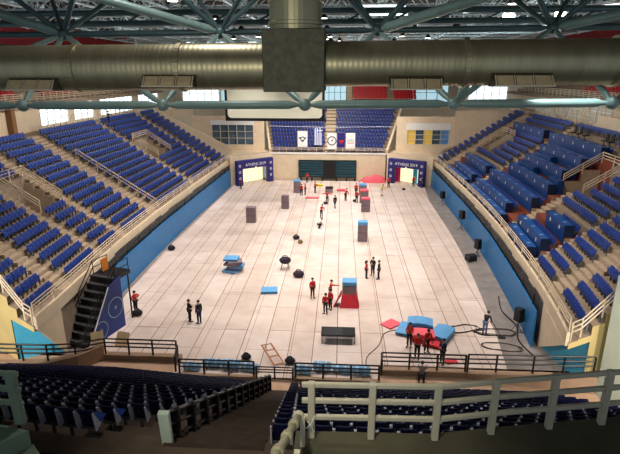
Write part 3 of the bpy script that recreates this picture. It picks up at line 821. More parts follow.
# ------------------------------------------------------------------ upper galleries, windows, walls
def gallery(sd):
    nm = 'left' if sd < 0 else 'right'
    off = OFF0[sd]+TREAD*NROW
    xb = sd*(W(sd, 50)+off+2.2)            # back wall of the top walkway
    ya, yb = 30, 92
    # wall with a band of windows
    mb = MB()
    mb.box((min(xb, xb+sd*.3), ya, 8.5), (max(xb, xb+sd*.3), yb, 11.25 if sd < 0 else 11.4))
    mb.box((min(xb, xb+sd*.3), ya, 13.45), (max(xb, xb+sd*.3), yb, 13.9))
    struct(mb, 'wall_upper_'+nm, 'cream', 'upper wall behind the stand carrying the gallery')
    wins = ((54.2, 60.0), (61.5, 66.5), (68.5, 79.5), (82, 91)) if sd < 0 else ((57.5, 63), (64.5, 72), (73.5, 80))
    last = ya
    for i, (a, b) in enumerate(wins):
        w = bpy.data.objects.new('window_%d' % (10+i+(10 if sd > 0 else 0)), None); COL.objects.link(w); w.location = (xb, a, 11.3); tag(w, 'bright daylight window strip under the upper gallery', None, None, 'structure')
        mb = MB(); mb.box((min(xb+sd*.15, xb+sd*.2), a, 11.3), (max(xb+sd*.15, xb+sd*.2), b, 13.45)); mb.build('pane', 'daylight' if sd < 0 else 'dim_pane', w)
        mb = MB(); nn = max(2, round((b-a)/1.6))
        for q in range(nn+1):
            y = a+(b-a)*q/nn; mb.box((xb-.06, y-.06, 11.3), (xb+.06, y+.06, 13.45))
        mb.box((xb-.05, a, 12.6), (xb+.05, b, 12.7)); mb.build('window_frame', 'white', w)
        mb = MB(); mb.box((min(xb, xb+sd*.3), last, 11.25), (max(xb, xb+sd*.3), a, 13.45)); struct(mb, 'wall_pier_'+nm, 'cream', 'cream pier between upper windows'); last = b
    mb = MB(); mb.box((min(xb, xb+sd*.3), last, 11.25), (max(xb, xb+sd*.3), yb, 13.45)); struct(mb, 'wall_pier_'+nm, 'cream', 'cream pier between upper windows')
    for i in range(2):
        y = 45.8+2.9*i if sd < 0 else 47+5*i
        x = xb-sd*.35
        mb = MB(); mb.box((x-.3, y-.3, 11.0), (x+.3, y+.3, 14.2)); struct(mb, 'column_'+nm, 'brown_col', 'brown column behind the top row')
    # gallery floor, red seats, railing
    mb = MB(); mb.box((min(xb-sd*.8, xb+sd*9), ya, 13.5), (max(xb-sd*.8, xb+sd*9), yb, 13.85))
    for k in range(4): mb.box((min(xb+sd*(1.0+.9*k), xb+sd*9), ya, 13.85), (max(xb+sd*(1.0+.9*k), xb+sd*9), yb, 13.85+.45*(k+1)))
    struct(mb, 'floor_gallery_'+nm, 'concrete', 'upper gallery slab')
    mb = MB(); mb.box((min(xb+sd*7, xb+sd*7.3), ya, 14), (max(xb+sd*7, xb+sd*7.3), yb, 25)); struct(mb, 'wall_outer_'+nm, 'deck', 'outer wall above the upper gallery')
    railing('gallery_railing', 'white lattice railing along the %s hand upper gallery' % nm, [(xb-sd*.6, ya+14, 13.85), (xb-sd*.6, yb-6, 13.85)], 1.05, 4, 1.3, 'stand_rail' if sd < 0 else 'cream_rail', .035, .05)
    return xb
xbl = gallery(-1); xbr = gallery(1)
red0 = None
def red_seat(x, y, z, rz, label, group):
    global red0
    if red0 is None:
        mb = MB(); mb.hexa([(-.25,-.04,.38),(.25,-.04,.38),(.25,.03,.38),(-.25,.03,.38)], [(-.23,-.2,.95),(.23,-.2,.95),(.23,-.13,.95),(-.23,-.13,.95)])
        mb.hexa([(-.24,.0,.38),(.24,.0,.38),(.24,.42,.4),(-.24,.42,.4)], [(-.24,.0,.45),(.24,.0,.45),(.24,.42,.48),(-.24,.42,.48)]); mb.box((-.06,-.03,0),(.06,.1,.4))
        r = mb.build('red_seat', 'seat_red'); red0 = r
    else:
        r = red0.copy(); COL.objects.link(r)
    r.location = (x, y, z); r.rotation_euler = (0,0,rz); tag(r, label, 'seat', group)
# far gallery
mb = MB(); mb.box((-34, 95, 11.0), (31, 101, 11.35))
for k in range(6): mb.box((2.0, 96+.8*k, 11.35), (13.0, 101, 11.35+.52*(k+1)))
struct(mb, 'floor_gallery_far', 'concrete', 'far gallery slab with raked steps')
for k in range(6):
    for i in range(20):
        x = 2.4+.52*i+(1.3 if i >= 12 else 0)
        red_seat(x, 96.4+.8*k, 11.35+.52*(k+1), PI, 'red gallery seat in the %s row of the block above the far end stand' % ORD[k], 'red seats above the far end stand, row %s' % ORD[k])
railing('gallery_railing', 'white lattice railing in front of the far red seats', [(1.2,95.1,11.35),(13.2,95.1,11.35)], 1.0, 3, .9, 'stand_rail', .035, .045)
for k in range(4):
    for i in range(20):
        y = (46+.7*i) if i < 10 else (57.5+.7*(i-10))
        red_seat(xbl-(1.4+.9*k), y, 13.85+.45*(k+1), -PI/2, 'red gallery seat in the %s row of the left hand upper gallery' % ORD[k], 'red seats of the left gallery, row %s' % ORD[k])
for k in range(4):
    for i in range(22):
        red_seat(xbr+1.4+.9*k, 49+.9*i, 13.85+.45*(k+1), PI/2, 'red gallery seat in the %s row of the right hand upper gallery' % ORD[k], 'red seats of the right gallery, row %s' % ORD[k])
# far back wall with windows
mb = MB(); mb.box((-40, 101, 0), (38, 101.4, 11.5)); mb.box((-40,101,11.5),(-3.6,101.4,26)); mb.box((20.5,101,11.5),(38,101.4,26)); mb.box((-3.6,101,14.6),(20.5,101.4,26)); mb.box((.9,101,11.5),(12.2,101.4,14.6))
struct(mb, 'wall_far', 'cream', 'far end wall of the hall')
for i, (a, b, m) in enumerate(((-3.6, .9, 'daylight_blue'), (12.2, 20.5, 'daylight_blue'))):
    w = bpy.data.objects.new('window_%d' % (30+i), None); COL.objects.link(w); w.location = (a, 101, 11.5); tag(w, 'pale daylight window beside the far red seats', None, None, 'structure')
    mb = MB(); mb.box((a, 101.15, 11.5), (b, 101.2, 14.6)); mb.build('pane', m, w)
    mb = MB()
    nn = 4
    for q in range(nn+1):
        x = a+(b-a)*q/nn; mb.box((x-.07, 101, 11.5), (x+.07, 101.14, 14.6))
    mb.box((a,101,13.2),(b,101.14,13.3)); mb.build('window_frame', 'truss_green', w)
# left bright far window high beside the screen
for i, (x0, x1, z0, z1, m, lab) in enumerate(((-31.5, -24.2, 11.6, 14.3, 'daylight', 'bright daylight window in the far left corner'), (-23.8, -19.6, 11.4, 15.8, 'daylight_blue', 'pale bluish window beside the projection screen'), (24.3, 31.5, 11.5, 14.5, 'daylight', 'bright daylight window in the far right corner'))):
    w = bpy.data.objects.new('window_%d' % (40+i), None); COL.objects.link(w); w.location = (x0, 100.9, z0); tag(w, lab, None, None, 'structure')
    mb = MB(); mb.box((x0, 100.85, z0), (x1, 100.9, z1)); mb.build('pane', m, w)
    mb = MB(); nn = max(2, round((x1-x0)/1.5))
    for q in range(nn+1): x = x0+(x1-x0)*q/nn; mb.box((x-.07, 100.75, z0), (x+.07, 100.85, z1))
    mb.box((x0, 100.75, (z0+z1)/2-.05), (x1, 100.85, (z0+z1)/2+.05)); mb.build('window_frame', 'white', w)
# clerestory band
for i in range(16):
    x = -30+4*i
    if i % 3 != 2:
        mb = MB(); mb.box((x, 100.85, 22.2), (x+2.4+1.2*(i % 2), 100.98, 22.75)); struct(mb, 'window_%d' % (50+i), 'daylight', 'narrow clerestory window under the roof')
mb = MB(); mb.box((-34, 100.7, 20.0), (31, 100.98, 21.7)); struct(mb, 'trim_red', 'red_panel', 'dark red band below the clerestory')
# pale balcony and lattice window strip at the back of the right stand
mb = MB(); mb.box((xbr-2.0, 45, 10.95), (xbr-1.7, 56.5, 12.6)); struct(mb, 'wall_press_balcony', 'cream', 'cream balcony front behind the press desks')
railing('balcony_railing', 'cream railing on the press balcony behind the topmost desks', [(xbr-1.85, 45.2, 12.6), (xbr-1.85, 56.3, 12.6)], 1.25, 3, 2.2, 'cream_rail', .04, .05)
railing('lattice_railing', 'pale lattice rail behind the top row of the right stand', [(xbr-2.0, 57.5, 11.1), (xbr-2.0, 72, 11.1)], 1.7, 4, 1.0, 'cream_rail', .035, .05)
railing('lattice_railing', 'pale lattice rail behind the top row of the left stand', [(xbl+2.0, 52, 11.1), (xbl+2.0, 79, 11.1)], 1.2, 3, 1.3, 'stand_rail', .035, .05)
# ------------------------------------------------------------------ roof
mb = MB(); mb.box((-42, -10, 26.0), (40, 102, 26.4)); struct(mb, 'ceiling', 'deck', 'dark roof deck')
mb = MB()
for i in range(26): mb.box((-42, 2+4*i, 25.6), (40, 2.25+4*i, 26.0))
struct(mb, 'ceiling_purlins', 'deck', 'roof purlins under the deck')
# space frame over the arena: transverse trusses and ties
XS = [-34+5.2*i for i in range(13)]
def frame_line(y, y2):
    mb = MB(); zl, zu = 21.6, 24.6
    for i, x in enumerate(XS):
        if i+1 < len(XS):
            x2 = XS[i+1]; xm = (x+x2)/2
            mb.tube([(x,y,zl),(x2,y,zl)], .10, 6, cap=False); mb.tube([(xm,y+2.6,zu),(xm+5.2,y+2.6,zu)], .10, 6, cap=False)
            for dx, dy in ((0,0),(5.2,0),(0,5.2),(5.2,5.2)):
                if y+dy <= y2: mb.tube([(x+dx,y+dy,zl),(xm,y+2.6,zu)], .07, 5, cap=False)
        mb.tube([(x,y,zl),(x,min(y+5.2,y2),zl)], .10, 6, cap=False)
        mb.ball((x,y,zl), .2, 8, 6)
    return mb
Y = 30.0
while Y < 98:
    struct(frame_line(Y, 100), 'ceiling_truss', 'roof_pipe', 'bay of the pale tubular roof space frame'); Y += 5.2
# roof lights: flood lamps hung in the space frame, with spot lights; those on the far walls are added
def flood(x, y, z, label, energy, size=.9, col=(1,.90,.82), target=None, cone=100, glow='lamp_glow', blend=.6):
    t = thing('flood_lamp', label, 'lamp', (x, y, z), 0, 'flood lamps in the roof frame')
    mb = MB(); mb.tube([(0,0,.0),(0,0,.12),(0,0,.34),(0,0,.42)], [.36,.36,.16,.08], 14); mb.build('housing', 'black', t, local=True)
    mb = MB()
    if energy: mb.tube([(0,0,-.015),(0,0,.0)], .31, 14)
    else: mb.ball((0,0,-.1), (.42,.42,.42), 14, 8)
    mb.build('lens', glow, t, local=True)
    mb = MB(); mb.tube([(0,0,.42),(0,0,1.6)], .03, 6); mb.build('hanger', 'black', t, local=True)
    if energy:
        l = bpy.data.lights.new('lamp', 'SPOT'); l.energy = energy; l.color = col; l.spot_size = math.radians(cone); l.spot_blend = blend; l.shadow_soft_size = size
        o = bpy.data.objects.new('lamp', l); COL.objects.link(o); o.location = (x, y, z-.1)
        tg = Vector(target) if target else Vector((x, y, 0))
        o.rotation_euler = (tg-Vector((x, y, z-.1))).to_track_quat('-Z', 'Y').to_euler()
    return t
NAMES = ['left', 'centre', 'right']
for r, y in enumerate((33, 44, 55, 66, 76)):
    for c, x in enumerate((-10.5, -1.6, 7.3)):
        flood(x, y, 21.2, 'black flood lamp in the roof, %s line, %s from the near end' % (NAMES[c], ORD[r]), FLOOR_W*(1.1,1.0,.95,.8,.45)[r], cone=92)
# wall-washing lamps for the stands
for r, y in enumerate((36, 52, 68)):
    for s in (-1, 1):
        flood(-1.6+s*12, y-2, 21.0, 'black flood lamp aimed at the %s stand, %s from the near end' % ('left' if s < 0 else 'right', ORD[r]), STAND_WL if s < 0 else STAND_WR, target=(-1.6+s*25, y, 6), cone=95)
flood(-1.6, 72, 20.8, 'black flood lamp aimed at the far end stand', END_W, target=(-1.6, 88, 7), cone=95)
flood(-1.6, 70, 20.8, 'added flood lamp brightening the left corner window wall', 5000, target=(-19, 83, 8), cone=48)  # added lamp, placed only to brighten the left window wall
flood(-.4, 68, 20.8, 'added flood lamp brightening the right corner window wall', 6500, target=(15, 83, 8), cone=48)  # lamp put in to lift the dim right window wall
flood(-2.0, 64, 20.8, 'added flood lamp brightening the cream wall below the end stand', 7000, target=(-2, 81, 1.5), cone=80)  # extra lamp put in to brighten the cream end wall
flood(11.4, 38, 20.75, 'glaring flood lamp over the right stand beside the lattice truss', 0, glow='lamp_glow')
flood(17.2, 44, 21.5, 'brightest flood lamp high over the right stand near the red panels', 0, glow='lamp_glow')
# fluorescent battens under the roof
for i, (x, y, z, L, rz) in enumerate(((2.6, 36.2, 21.25, 3.2, 0), (3.2, 41.5, 21.25, 3.6, 0), (3.4, 46.6, 21.25, 4.2, 0), (10.5, 38.6, 21.25, 5, -.8), (17.0, 37.2, 21.25, 5, -.8), (14, 57, 21.2, 9, 0))):
    t = thing('fluorescent_batten', 'slim lit fluorescent batten under the roof deck, %s of the row' % ORD[i], 'lamp', (x, y, z), rz)
    mb = MB(); mb.box((-L/2,-.1,.0), (L/2,.1,.12)); mb.build('body', 'white', t, local=True)
    mb = MB(); mb.tube([(-L/2+.1,0,-.06),(L/2-.1,0,-.06)], .06, 8); mb.build('tube', 'tube_glow', t, local=True)
for sd, xx in ((-1, xbl-6.9), (1, xbr+6.9)):
    mb = MB(); mb.box((xx-.08, 40, 20.2), (xx+.08, 100, 23.2)); struct(mb, 'trim_red_'+('left' if sd < 0 else 'right'), 'red_panel', 'dark red band high on the outer wall')

# ------------------------------------------------------------------ near truss and ducts
def node_truss():
    t = thing('roof_girder', 'green tubular roof girder with ball nodes crossing below the big duct', 'girder', (0,14,16.15))
    lows = [(-17.2,14,16.07),(-13.1,14,16.09),(-8.99,14,16.1),(-4.95,14,16.13),(-1.0,14,16.15),(3.0,14,16.19),(7.11,14,16.23),(11.2,14,16.25)]
    ups = [(-15,17.5,18.2),(-9.4,17.5,18.22),(-4.05,17.5,18.26),(1.13,17.5,18.3),(6.67,17.5,18.35),(12,17.5,18.4)]
    for p in lows:
        mb = MB(); mb.ball(p, .17, 14, 10); mb.build('ball_node', 'truss_green', t, smooth=True)
    for p in ups:
        mb = MB(); mb.ball(p, .2, 12, 8); mb.build('ball_node', 'truss_dark', t, smooth=True)
    def member(a, b, r, m, ra=.14, rb=.14):
        a, b = Vector(a), Vector(b); d = (b-a).normalized(); L = (b-a).length
        mb = MB(); mb.tube([a+d*.1, a+d*.2, a+d*.42, b-d*.42, b-d*.2, b-d*.1], [r*.45, r*.5, r, r, r*.5, r*.45], 12); mb.build('strut', m, t, smooth=True)
    for a, b in zip(lows, lows[1:]): member(a, b, .115, 'truss_green')
    for a, b in zip(ups, ups[1:]): member(a, b, .1, 'truss_dark')
    pairs = [(0,0),(1,0),(1,1),(2,1),(2,1),(3,1),(3,2),(4,2),(4,3),(5,3),(5,4),(6,4),(6,5),(7,5)]
    for i, j in dict.fromkeys(pairs): member(lows[i], ups[j], .085, 'truss_green')
    # upper pyramid members rising from the upper nodes
    tops = [(-12.5,15.5,21.2),(-7.0,15.5,21.2),(-1.5,15.5,21.2),(4.0,15.5,21.2),(9.5,15.5,21.2)]
    backs = [(-12.5,22,21.5),(-7.0,22,21.5),(-1.5,22,21.5),(4.0,22,21.5),(9.5,22,21.5)]
    for i in range(5):
        member(ups[i], tops[i], .085, 'truss_dark'); member(ups[i+1], tops[i], .085, 'truss_dark')
        member(ups[i], backs[i], .08, 'truss_dark'); member(ups[i+1], backs[i], .08, 'truss_dark')
    # heavy inclined members in front
    member(ups[1], (-15.2,14.5,20.3), .15, 'truss_green'); member(ups[2], (-9.5,14.0,19.7), .14, 'truss_green')
    member(ups[3], (6.4,13.2,19.6), .16, 'truss_green'); member(ups[4], (11.5,15.0,19.3), .15, 'truss_green')
    member((3.0,14,16.19), (3.6,13.0,17.6), .1, 'truss_green')
    return t
node_truss()
# second dark chord line further back
t = thing('roof_girder', 'dark double roof girder behind the upper nodes, higher than the duct', 'girder', (0,24,19.2))
for z in (19.1, 19.55):
    mb = MB(); mb.tube([(-22,24,z),(22,24,z+.1)], .13, 8); mb.build('chord', 'truss_dark', t)
for i in range(23):
    mb = MB(); x = -22+2*i; mb.tube([(x,24,19.1),(x+1,24,19.6)], .05, 6); mb.build('strut', 'truss_dark', t)

# spiral duct
DY = 11.5
t = thing('air_duct', 'big galvanised spiral duct running across below the roof', 'duct', (-1,DY,17.15))
def duct_piece(x0, x1, z0, z1, r, seam=.11):
    mb = MB(); n = 36; vs = []; fs = []
    k = int((x1-x0)/seam)*3
    for i in range(k+1):
        f = i/k; x = x0+(x1-x0)*f; z = z0+(z1-z0)*f
        rr = r+(.004 if i % 3 == 0 else 0)
        vs += [(x, DY+rr*math.cos(2*PI*j/n), z+rr*math.sin(2*PI*j/n)) for j in range(n)]
    fs = [(i*n+j, i*n+(j+1)%n, (i+1)*n+(j+1)%n, (i+1)*n+j) for i in range(k) for j in range(n)]
    mb.add(vs, fs); return mb
duct_piece(-14, -1.52, 17.03, 17.12, .49).build('duct_run', 'duct', t, smooth=True)
duct_piece(-.35, 13, 17.17, 17.26, .47).build('duct_run', 'duct', t, smooth=True)
for x, z in ((-5.9,17.09),(-3.55,17.1),(2.6,17.19),(5.75,17.22)):
    mb = MB(); mb.tube([(x-.05, DY, z), (x+.05, DY, z)], .525, 36); mb.build('flange', 'duct', t, smooth=False)
mb = MB(); mb.box((-1.66, DY-.62, 16.6), (-.36, DY+.6, 17.86)); mb.build('junction_box', 'galv', t, bevel=.02)
mb = MB(); n = 36
prof = [(17.86,.56),(17.95,.56),(17.96,.59),(18.02,.59),(18.03,.56),(18.4,.56),(18.41,.6),(18.48,.6),(18.49,.56),(19.2,.56),(21.5,.56)]
mb.tube([(-1.01, DY, z) for z, r in prof], [r for z, r in prof], 36); mb.build('riser', 'duct', t, smooth=False)
for i, (xc, w, z) in enumerate(((-6.75, 1.0, 16.85), (-3.70, 1.06, 16.93), (1.55, 1.02, 16.88), (3.72, 1.14, 16.95))):
    g = MB(); g.hexa([(xc-w/2,DY-.68,z-.22),(xc+w/2,DY-.68,z-.22),(xc+w/2,DY-.1,z-.25),(xc-w/2,DY-.1,z-.25)], [(xc-w/2-.05,DY-.52,z),(xc+w/2+.05,DY-.52,z),(xc+w/2+.05,DY-.2,z+.12),(xc-w/2-.05,DY-.2,z+.12)])
    h = g.build('outlet_hood', 'grille_dark', t)
    for q in range(3):
        a, b = xc-w/2+w*q/3+.03, xc-w/2+w*(q+1)/3-.03
        g = MB(); g.slab([(a,DY-.69,z-.20),(b,DY-.69,z-.20),(b,DY-.545,z-.02),(a,DY-.545,z-.02)], (0,-.012,.008)); g.build('louvre_panel', 'grille', h)
    g = MB()
    for q in range(4):
        x = xc-w/2+w*q/3; g.bar((x,DY-.70,z-.21),(x,DY-.545,z-.01), .025, .02)
    g.bar((xc-w/2-.03,DY-.70,z-.215),(xc+w/2+.03,DY-.70,z-.215), .025, .025); g.build('trim_frame', 'cream_rail', h)

# ------------------------------------------------------------------ near rails and platforms
railing('walkway_railing', 'black three bar railing along the front of the left near walkway',
        [(-21.6,24.05,1.2),(-19.4,24.05,1.2),(-16.6,24.3,1.1),(-15.4,25.1,.75),(-14.2,RAIL_Y-.1,WZ+.3),(-9.75,RAIL_Y-.1,WZ+.3)], 1.03, 3, 1.6, 'black_rail', .045, .06)
railing('walkway_railing', 'short black railing returning beside the notch, left of the lower railing',
        [(-9.65,RAIL_Y-.2,WZ+.1),(-9.4,NOTCH_Y+.1,WZ+.1)], 1.0, 3, 1.2, 'black_rail', .045, .06)
railing('notch_railing', 'lower black railing before the blue wrapped bundles, screen side of the gate',
        [(-9.1,NOTCH_Y-.1,WZ+.12),(-4.75,NOTCH_Y-.1,WZ+.12)], .95, 3, 1.45, 'black_rail', .045, .06)
railing('notch_railing', 'lower black railing before the blue wrapped bundles, between gate and right walkway',
        [(-2.35,NOTCH_Y-.1,WZ+.12),(2.4,NOTCH_Y-.1,WZ+.12)], .95, 3, 1.55, 'black_rail', .045, .06)
railing('stair_gate', 'low black gate closing the foot of the dark stairs', [(-4.6,NOTCH_Y-.1,WZ),(-2.5,NOTCH_Y-.1,WZ)], .75, 3, 1.05, 'black_rail', .035, .05, cat='gate')
railing('walkway_railing', 'black railing on the beige kerb near the red and blue mats',
        [(2.55,NOTCH_Y+.1,WZ+.33),(2.6,RAIL_Y-.75,WZ+.33),(7.4,RAIL_Y-.75,WZ+.33)], 1.05, 3, 1.8, 'black_rail', .045, .06)
railing('walkway_railing', 'black railing of the right near walkway ending by the pale side wall',
        [(7.5,25.55,.55),(9.0,25.25,.75),(10.9,24.95,.95),(13.95,24.55,1.25)], 1.1, 3, 1.4, 'black_rail', .045, .06)
mb = MB(); mb.prism([(-22,23.8),(-19.4,23.8),(-16.5,24.05),(-15.2,24.9),(-14.2,26.1),(-14.5,26.4),(-15.6,25.3),(-16.7,24.5),(-19.4,24.25),(-22,24.25)][::-1], WZ, 1.1); mb.box((-14.3,RAIL_Y-.3,WZ),(-9.5,RAIL_Y+.15,WZ+.3)); mb.hexa([(7.45,25.35,0),(10.9,24.75,0),(10.9,25.1,0),(7.45,25.7,0)],[(7.45,25.35,.5),(10.9,24.75,.92),(10.9,25.1,.92),(7.45,25.7,.5)]); mb.hexa([(10.9,24.75,0),(14.1,24.3,0),(14.1,24.65,0),(10.9,25.1,0)],[(10.9,24.75,.92),(14.1,24.3,1.22),(14.1,24.65,1.22),(10.9,25.1,.92)]); mb.box((2.5,RAIL_Y-.95,WZ),(7.45,RAIL_Y-.5,WZ+.33)); mb.box((-9.3,NOTCH_Y-.3,WZ),(-4.65,NOTCH_Y,WZ+.14)); mb.box((-2.45,NOTCH_Y-.3,WZ),(2.5,NOTCH_Y,WZ+.14))
struct(mb, 'trim_kerb', 'strip', 'beige kerbs under the black railings of the near walkway')

# black stair handrail with thick posts
t = thing('stair_handrail', 'black handrail with thick posts down the left side of the dark stairs', 'railing', (-3.6,23.0,.4))
a0, a1 = Vector((-3.85, 9.9, 8.35)), Vector((-3.61, 23.1, .42))
for h in (1.02, .68, .34):
    mb = MB(); mb.tube([a0+Vector((0,-.45,h+.2)), a1+Vector((0,0,h))], .05, 8); mb.build('rail', 'black_rail', t)
for i in range(13):
    p = a0+(a1-a0)*(i/12); mb = MB(); mb.box((p.x-.11,p.y-.07,p.z-.15),(p.x+.11,p.y+.07,p.z+1.0)); mb.build('post', 'black_rail', t, bevel=.015)
    if i % 1 == 0:
        mb = MB(); mb.ball((p.x,p.y,p.z+1.05), .07, 10, 6); mb.build('rail_collar', 'seat_leg', t, smooth=True)
mb = MB(); mb.slab([(-3.98,9.3,8.62),(-3.74,9.3,8.62),(-3.80,9.36,9.58),(-4.06,9.36,9.58)], (0,.13,.03)); mb.build('end_post', 'pale_post', t, bevel=.02)

# camera-side platform with chunky cream railing
rail_pts = [(-.6,7.45),(1.78,7.52),(2.83,7.75),(4.92,8.14),(6.6,8.46)]
PZ = 10.75
mb = MB(); mb.prism([(-.72,2),(9.5,2),(9.5,9.0),(6.6,8.6),(4.92,8.28),(2.83,7.89),(1.78,7.66),(-.72,7.59)], PZ-.35, PZ)
mb.box((-.55,7.5,PZ-3.2),(6.2,7.52,PZ-.3))
struct(mb, 'floor_platform', 'platform', 'dark olive platform behind the cream railing')
t = thing('platform_railing', 'chunky cream three bar railing on the platform nearest the viewer', 'railing', (-.43,7.45,PZ))
for i, h in enumerate((1.08, .76, .42)):
    mb = MB()
    for a, b in zip(rail_pts, rail_pts[1:]): mb.bar((a[0],a[1],PZ+h),(b[0],b[1],PZ+h), .075, .095)
    mb.build('rail', 'cream_rail', t, bevel=.02)
for x, y in ((-.43,7.46),(.63,7.49),(1.76,7.53),(2.80,7.75),(3.9,7.96),(4.92,8.14),(5.95,8.34)):
    mb = MB(); mb.box((x-.06,y-.075,PZ),(x+.06,y+.045,PZ+1.14)); mb.build('post', 'cream_rail', t, bevel=.02)
t = thing('pipe_handrail', 'thick cream pipe handrail with collars climbing towards the viewer', 'handrail', (-.7,7.2,11.3))
hp = [(-.64,7.25,11.33),(-.70,6.0,11.95),(-.75,4.6,12.70),(-.76,3.6,13.30)]
mb = MB(); mb.tube(hp, .06, 14); mb.build('pipe', 'pipe_olive', t, smooth=True)
for y in (6.65, 5.95, 5.2, 4.5):
    f = (7.25-y)/(7.25-4.6); p = Vector(hp[0])+(Vector(hp[2])-Vector(hp[0]))*f; d = (Vector(hp[2])-Vector(hp[0])).normalized()
    mb = MB(); mb.tube([p-d*.09,p-d*.07,p+d*.07,p+d*.09], [.07,.088,.088,.07], 14); mb.build('collar', 'pipe_olive', t, smooth=True)
mb = MB(); mb.ball(hp[0], .10, 14, 10); mb.build('end_knob', 'cream_rail', t, smooth=True)
for q in ((-.57,7.22,11.35),(-.52,5.6,12.05)):
    mb = MB(); mb.box((q[0]-.04,q[1]-.04,PZ-.3),(q[0]+.04,q[1]+.04,q[2])); mb.build('post', 'cream_rail', t)
t = thing('cable_tie', 'small white tie knotted round the second platform post', 'tie', (-.5,7.3,11.15))
mb = MB(); mb.tube([(-.52,7.33,11.2),(-.44,7.3,11.12),(-.36,7.33,11.3)], .012, 6); mb.tube([(-.52,7.33,11.02),(-.44,7.3,11.12),(-.38,7.33,10.95)], .012, 6); mb.build('cord', 'white', t)
# left platform, steps and railing
mb = MB(); mb.prism([(-12,2),(-6.5,2),(-6.2,6.6),(-5.6,7.3),(-12,8.6)], PZ-2.5, PZ); mb.prism([(-6.5,2),(-6.0,2),(-5.75,6.3),(-5.25,7.05),(-5.6,7.35),(-6.2,6.6)], PZ-2.5, PZ-.35); 
struct(mb, 'floor_steps', 'green_step', 'greenish concrete platform edge with steps at the lower left')
t = thing('platform_railing', 'chunky greenish railing with thick post at the lower left corner', 'railing', (-6.2,7.6,PZ))
mb = MB(); mb.hexa([(-5.94,7.42,PZ),(-5.76,7.42,PZ),(-5.76,7.54,PZ),(-5.94,7.54,PZ)], [(-6.0,7.46,PZ+1.08),(-5.82,7.46,PZ+1.08),(-5.82,7.58,PZ+1.08),(-6.0,7.58,PZ+1.08)]); mb.build('post', 'green_step', t, bevel=.02)
for h in (1.04, .72, .42):
    mb = MB(); mb.bar((-5.74,7.49,PZ+h),(-9.5,7.5+.3,PZ+h), .08, .10); mb.build('rail', 'green_step', t, bevel=.02)
# pale wall at the right edge
mb = MB(); mb.prism([(14.3,24.6),(15.3,20.6),(22,20.6),(22,24.6)], 0, 7.1); struct(mb, 'wall_near_right', M.setdefault('pale_wall', mat('pale_wall', (196, 204, 186), .7, vary=.04, scale=.5)), 'pale side wall at the right near corner')
mb = MB(); mb.box((-27,22,0),(-22,24.5,.15)); struct(mb, 'wall_near_left', 'cream', 'low cream wall at the near left')

# ------------------------------------------------------------------ retractable stand and banner at the left near corner
t = thing('telescopic_stand', 'black folded telescopic stair stand at the near end of the left blue wall', 'stand', (-16.5,28.5,0))
s0 = Vector((-15.92,27.35,0)); dv = Vector((.28,.96,0)); nv = Vector((.96,-.28,0))
def sp(a, b, z): q = s0+dv*a+nv*b; return (q.x, q.y, z)
for i in range(9):
    z1 = .42*(i+1); a = .36*i
    mb = MB(); mb.hexa([sp(a,-1.9,0),sp(a,-.02,0),sp(a+.40,-.02,0),sp(a+.40,-1.9,0)], [sp(a,-1.9,z1-.05),sp(a,-.02,z1-.05),sp(a+.40,-.02,z1-.05),sp(a+.40,-1.9,z1-.05)]); mb.build('step', 'black', t)
    mb = MB(); mb.hexa([sp(a-.03,-1.9,z1-.05),sp(a-.03,-.02,z1-.05),sp(a+.40,-.02,z1-.05),sp(a+.40,-1.9,z1-.05)], [sp(a-.03,-1.9,z1),sp(a-.03,-.02,z1),sp(a+.40,-.02,z1),sp(a+.40,-1.9,z1)]); mb.build('step_edge', 'step_grey', t)
for b in (-1.85, -.08):
    mb = MB()
    for h in (.45, .9): mb.tube([sp(0,b,.42+h), sp(3.2,b,3.78+h), sp(4.6,b,3.78+h)], .035, 6)
    for a, z in ((0,.4),(1.6,2.1),(3.2,3.7),(4.6,3.7)): mb.tube([sp(a,b,z), sp(a,b,z+.95)], .035, 6)
    mb.build('guard_rail', 'black_rail', t)
mb = MB(); mb.hexa([sp(3.2,-1.9,3.5),sp(3.2,-.02,3.5),sp(4.7,-.02,3.5),sp(4.7,-1.9,3.5)], [sp(3.2,-1.9,3.78),sp(3.2,-.02,3.78),sp(4.7,-.02,3.78),sp(4.7,-1.9,3.78)]); mb.build('landing', 'black', t)
for b in (-1.8, -.2):
    mb = MB(); mb.tube([sp(4.6,b,0), sp(4.6,b,3.5)], .06, 8); mb.build('leg', 'black_rail', t)
t = thing('backdrop_panel', 'deep blue printed panel with white rings along the side of the black stair stand', 'panel', (-15.4,29,0))
q = [sp(0,.02,.02), sp(3.52,.02,.02), sp(3.52,.02,3.8), sp(2.3,.02,3.42)]
mb = MB(); mb.slab(q, tuple(nv*.07)); pnl = mb.build('board', 'banner_blue', t)
for a, z, r in ((1.25,.75,.62),(2.75,1.75,.72)):
    c = Vector(sp(a,.1,z)); mb = MB(); mb.ring(c, dv, (0,0,1), r*.93, r, 30); mb.ring(c, dv, (0,0,1), .06, .11, 12); mb.build('printed_ring', 'emblem_pale', pnl)
mb = MB(); mb.bar(Vector(q[0])+nv*.08, Vector(q[3])+nv*.08, .05, .06); mb.build('edge_trim', 'white', pnl)
for (x, y, w, h, rz, lab) in ((-15.0,27.0,.75,1.3,.5,'pale board leaning by the deep blue backdrop, closer to the railing'), (-14.0,27.9,.9,.8,-.2,'lower pale board lying against the deep blue backdrop')):
    t = thing('leaning_board', lab, 'board', (x, y, 0), rz)
    mb = MB(); mb.slab([(-w/2,0,.0),(w/2,0,.0),(w/2,.5,h),(-w/2,.5,h)], (0,-.04,.02)); mb.build('sheet', 'tan_board', t, local=True)
    mb = MB(); mb.bar((-w/2,.02,.06),(w/2,.02,.06), .05, .05); mb.build('batten', 'wood', t, local=True)
t = thing('folded_sign', 'small orange panel standing on top of the black stair stand', 'panel', sp(3.9,-1.5,3.78))
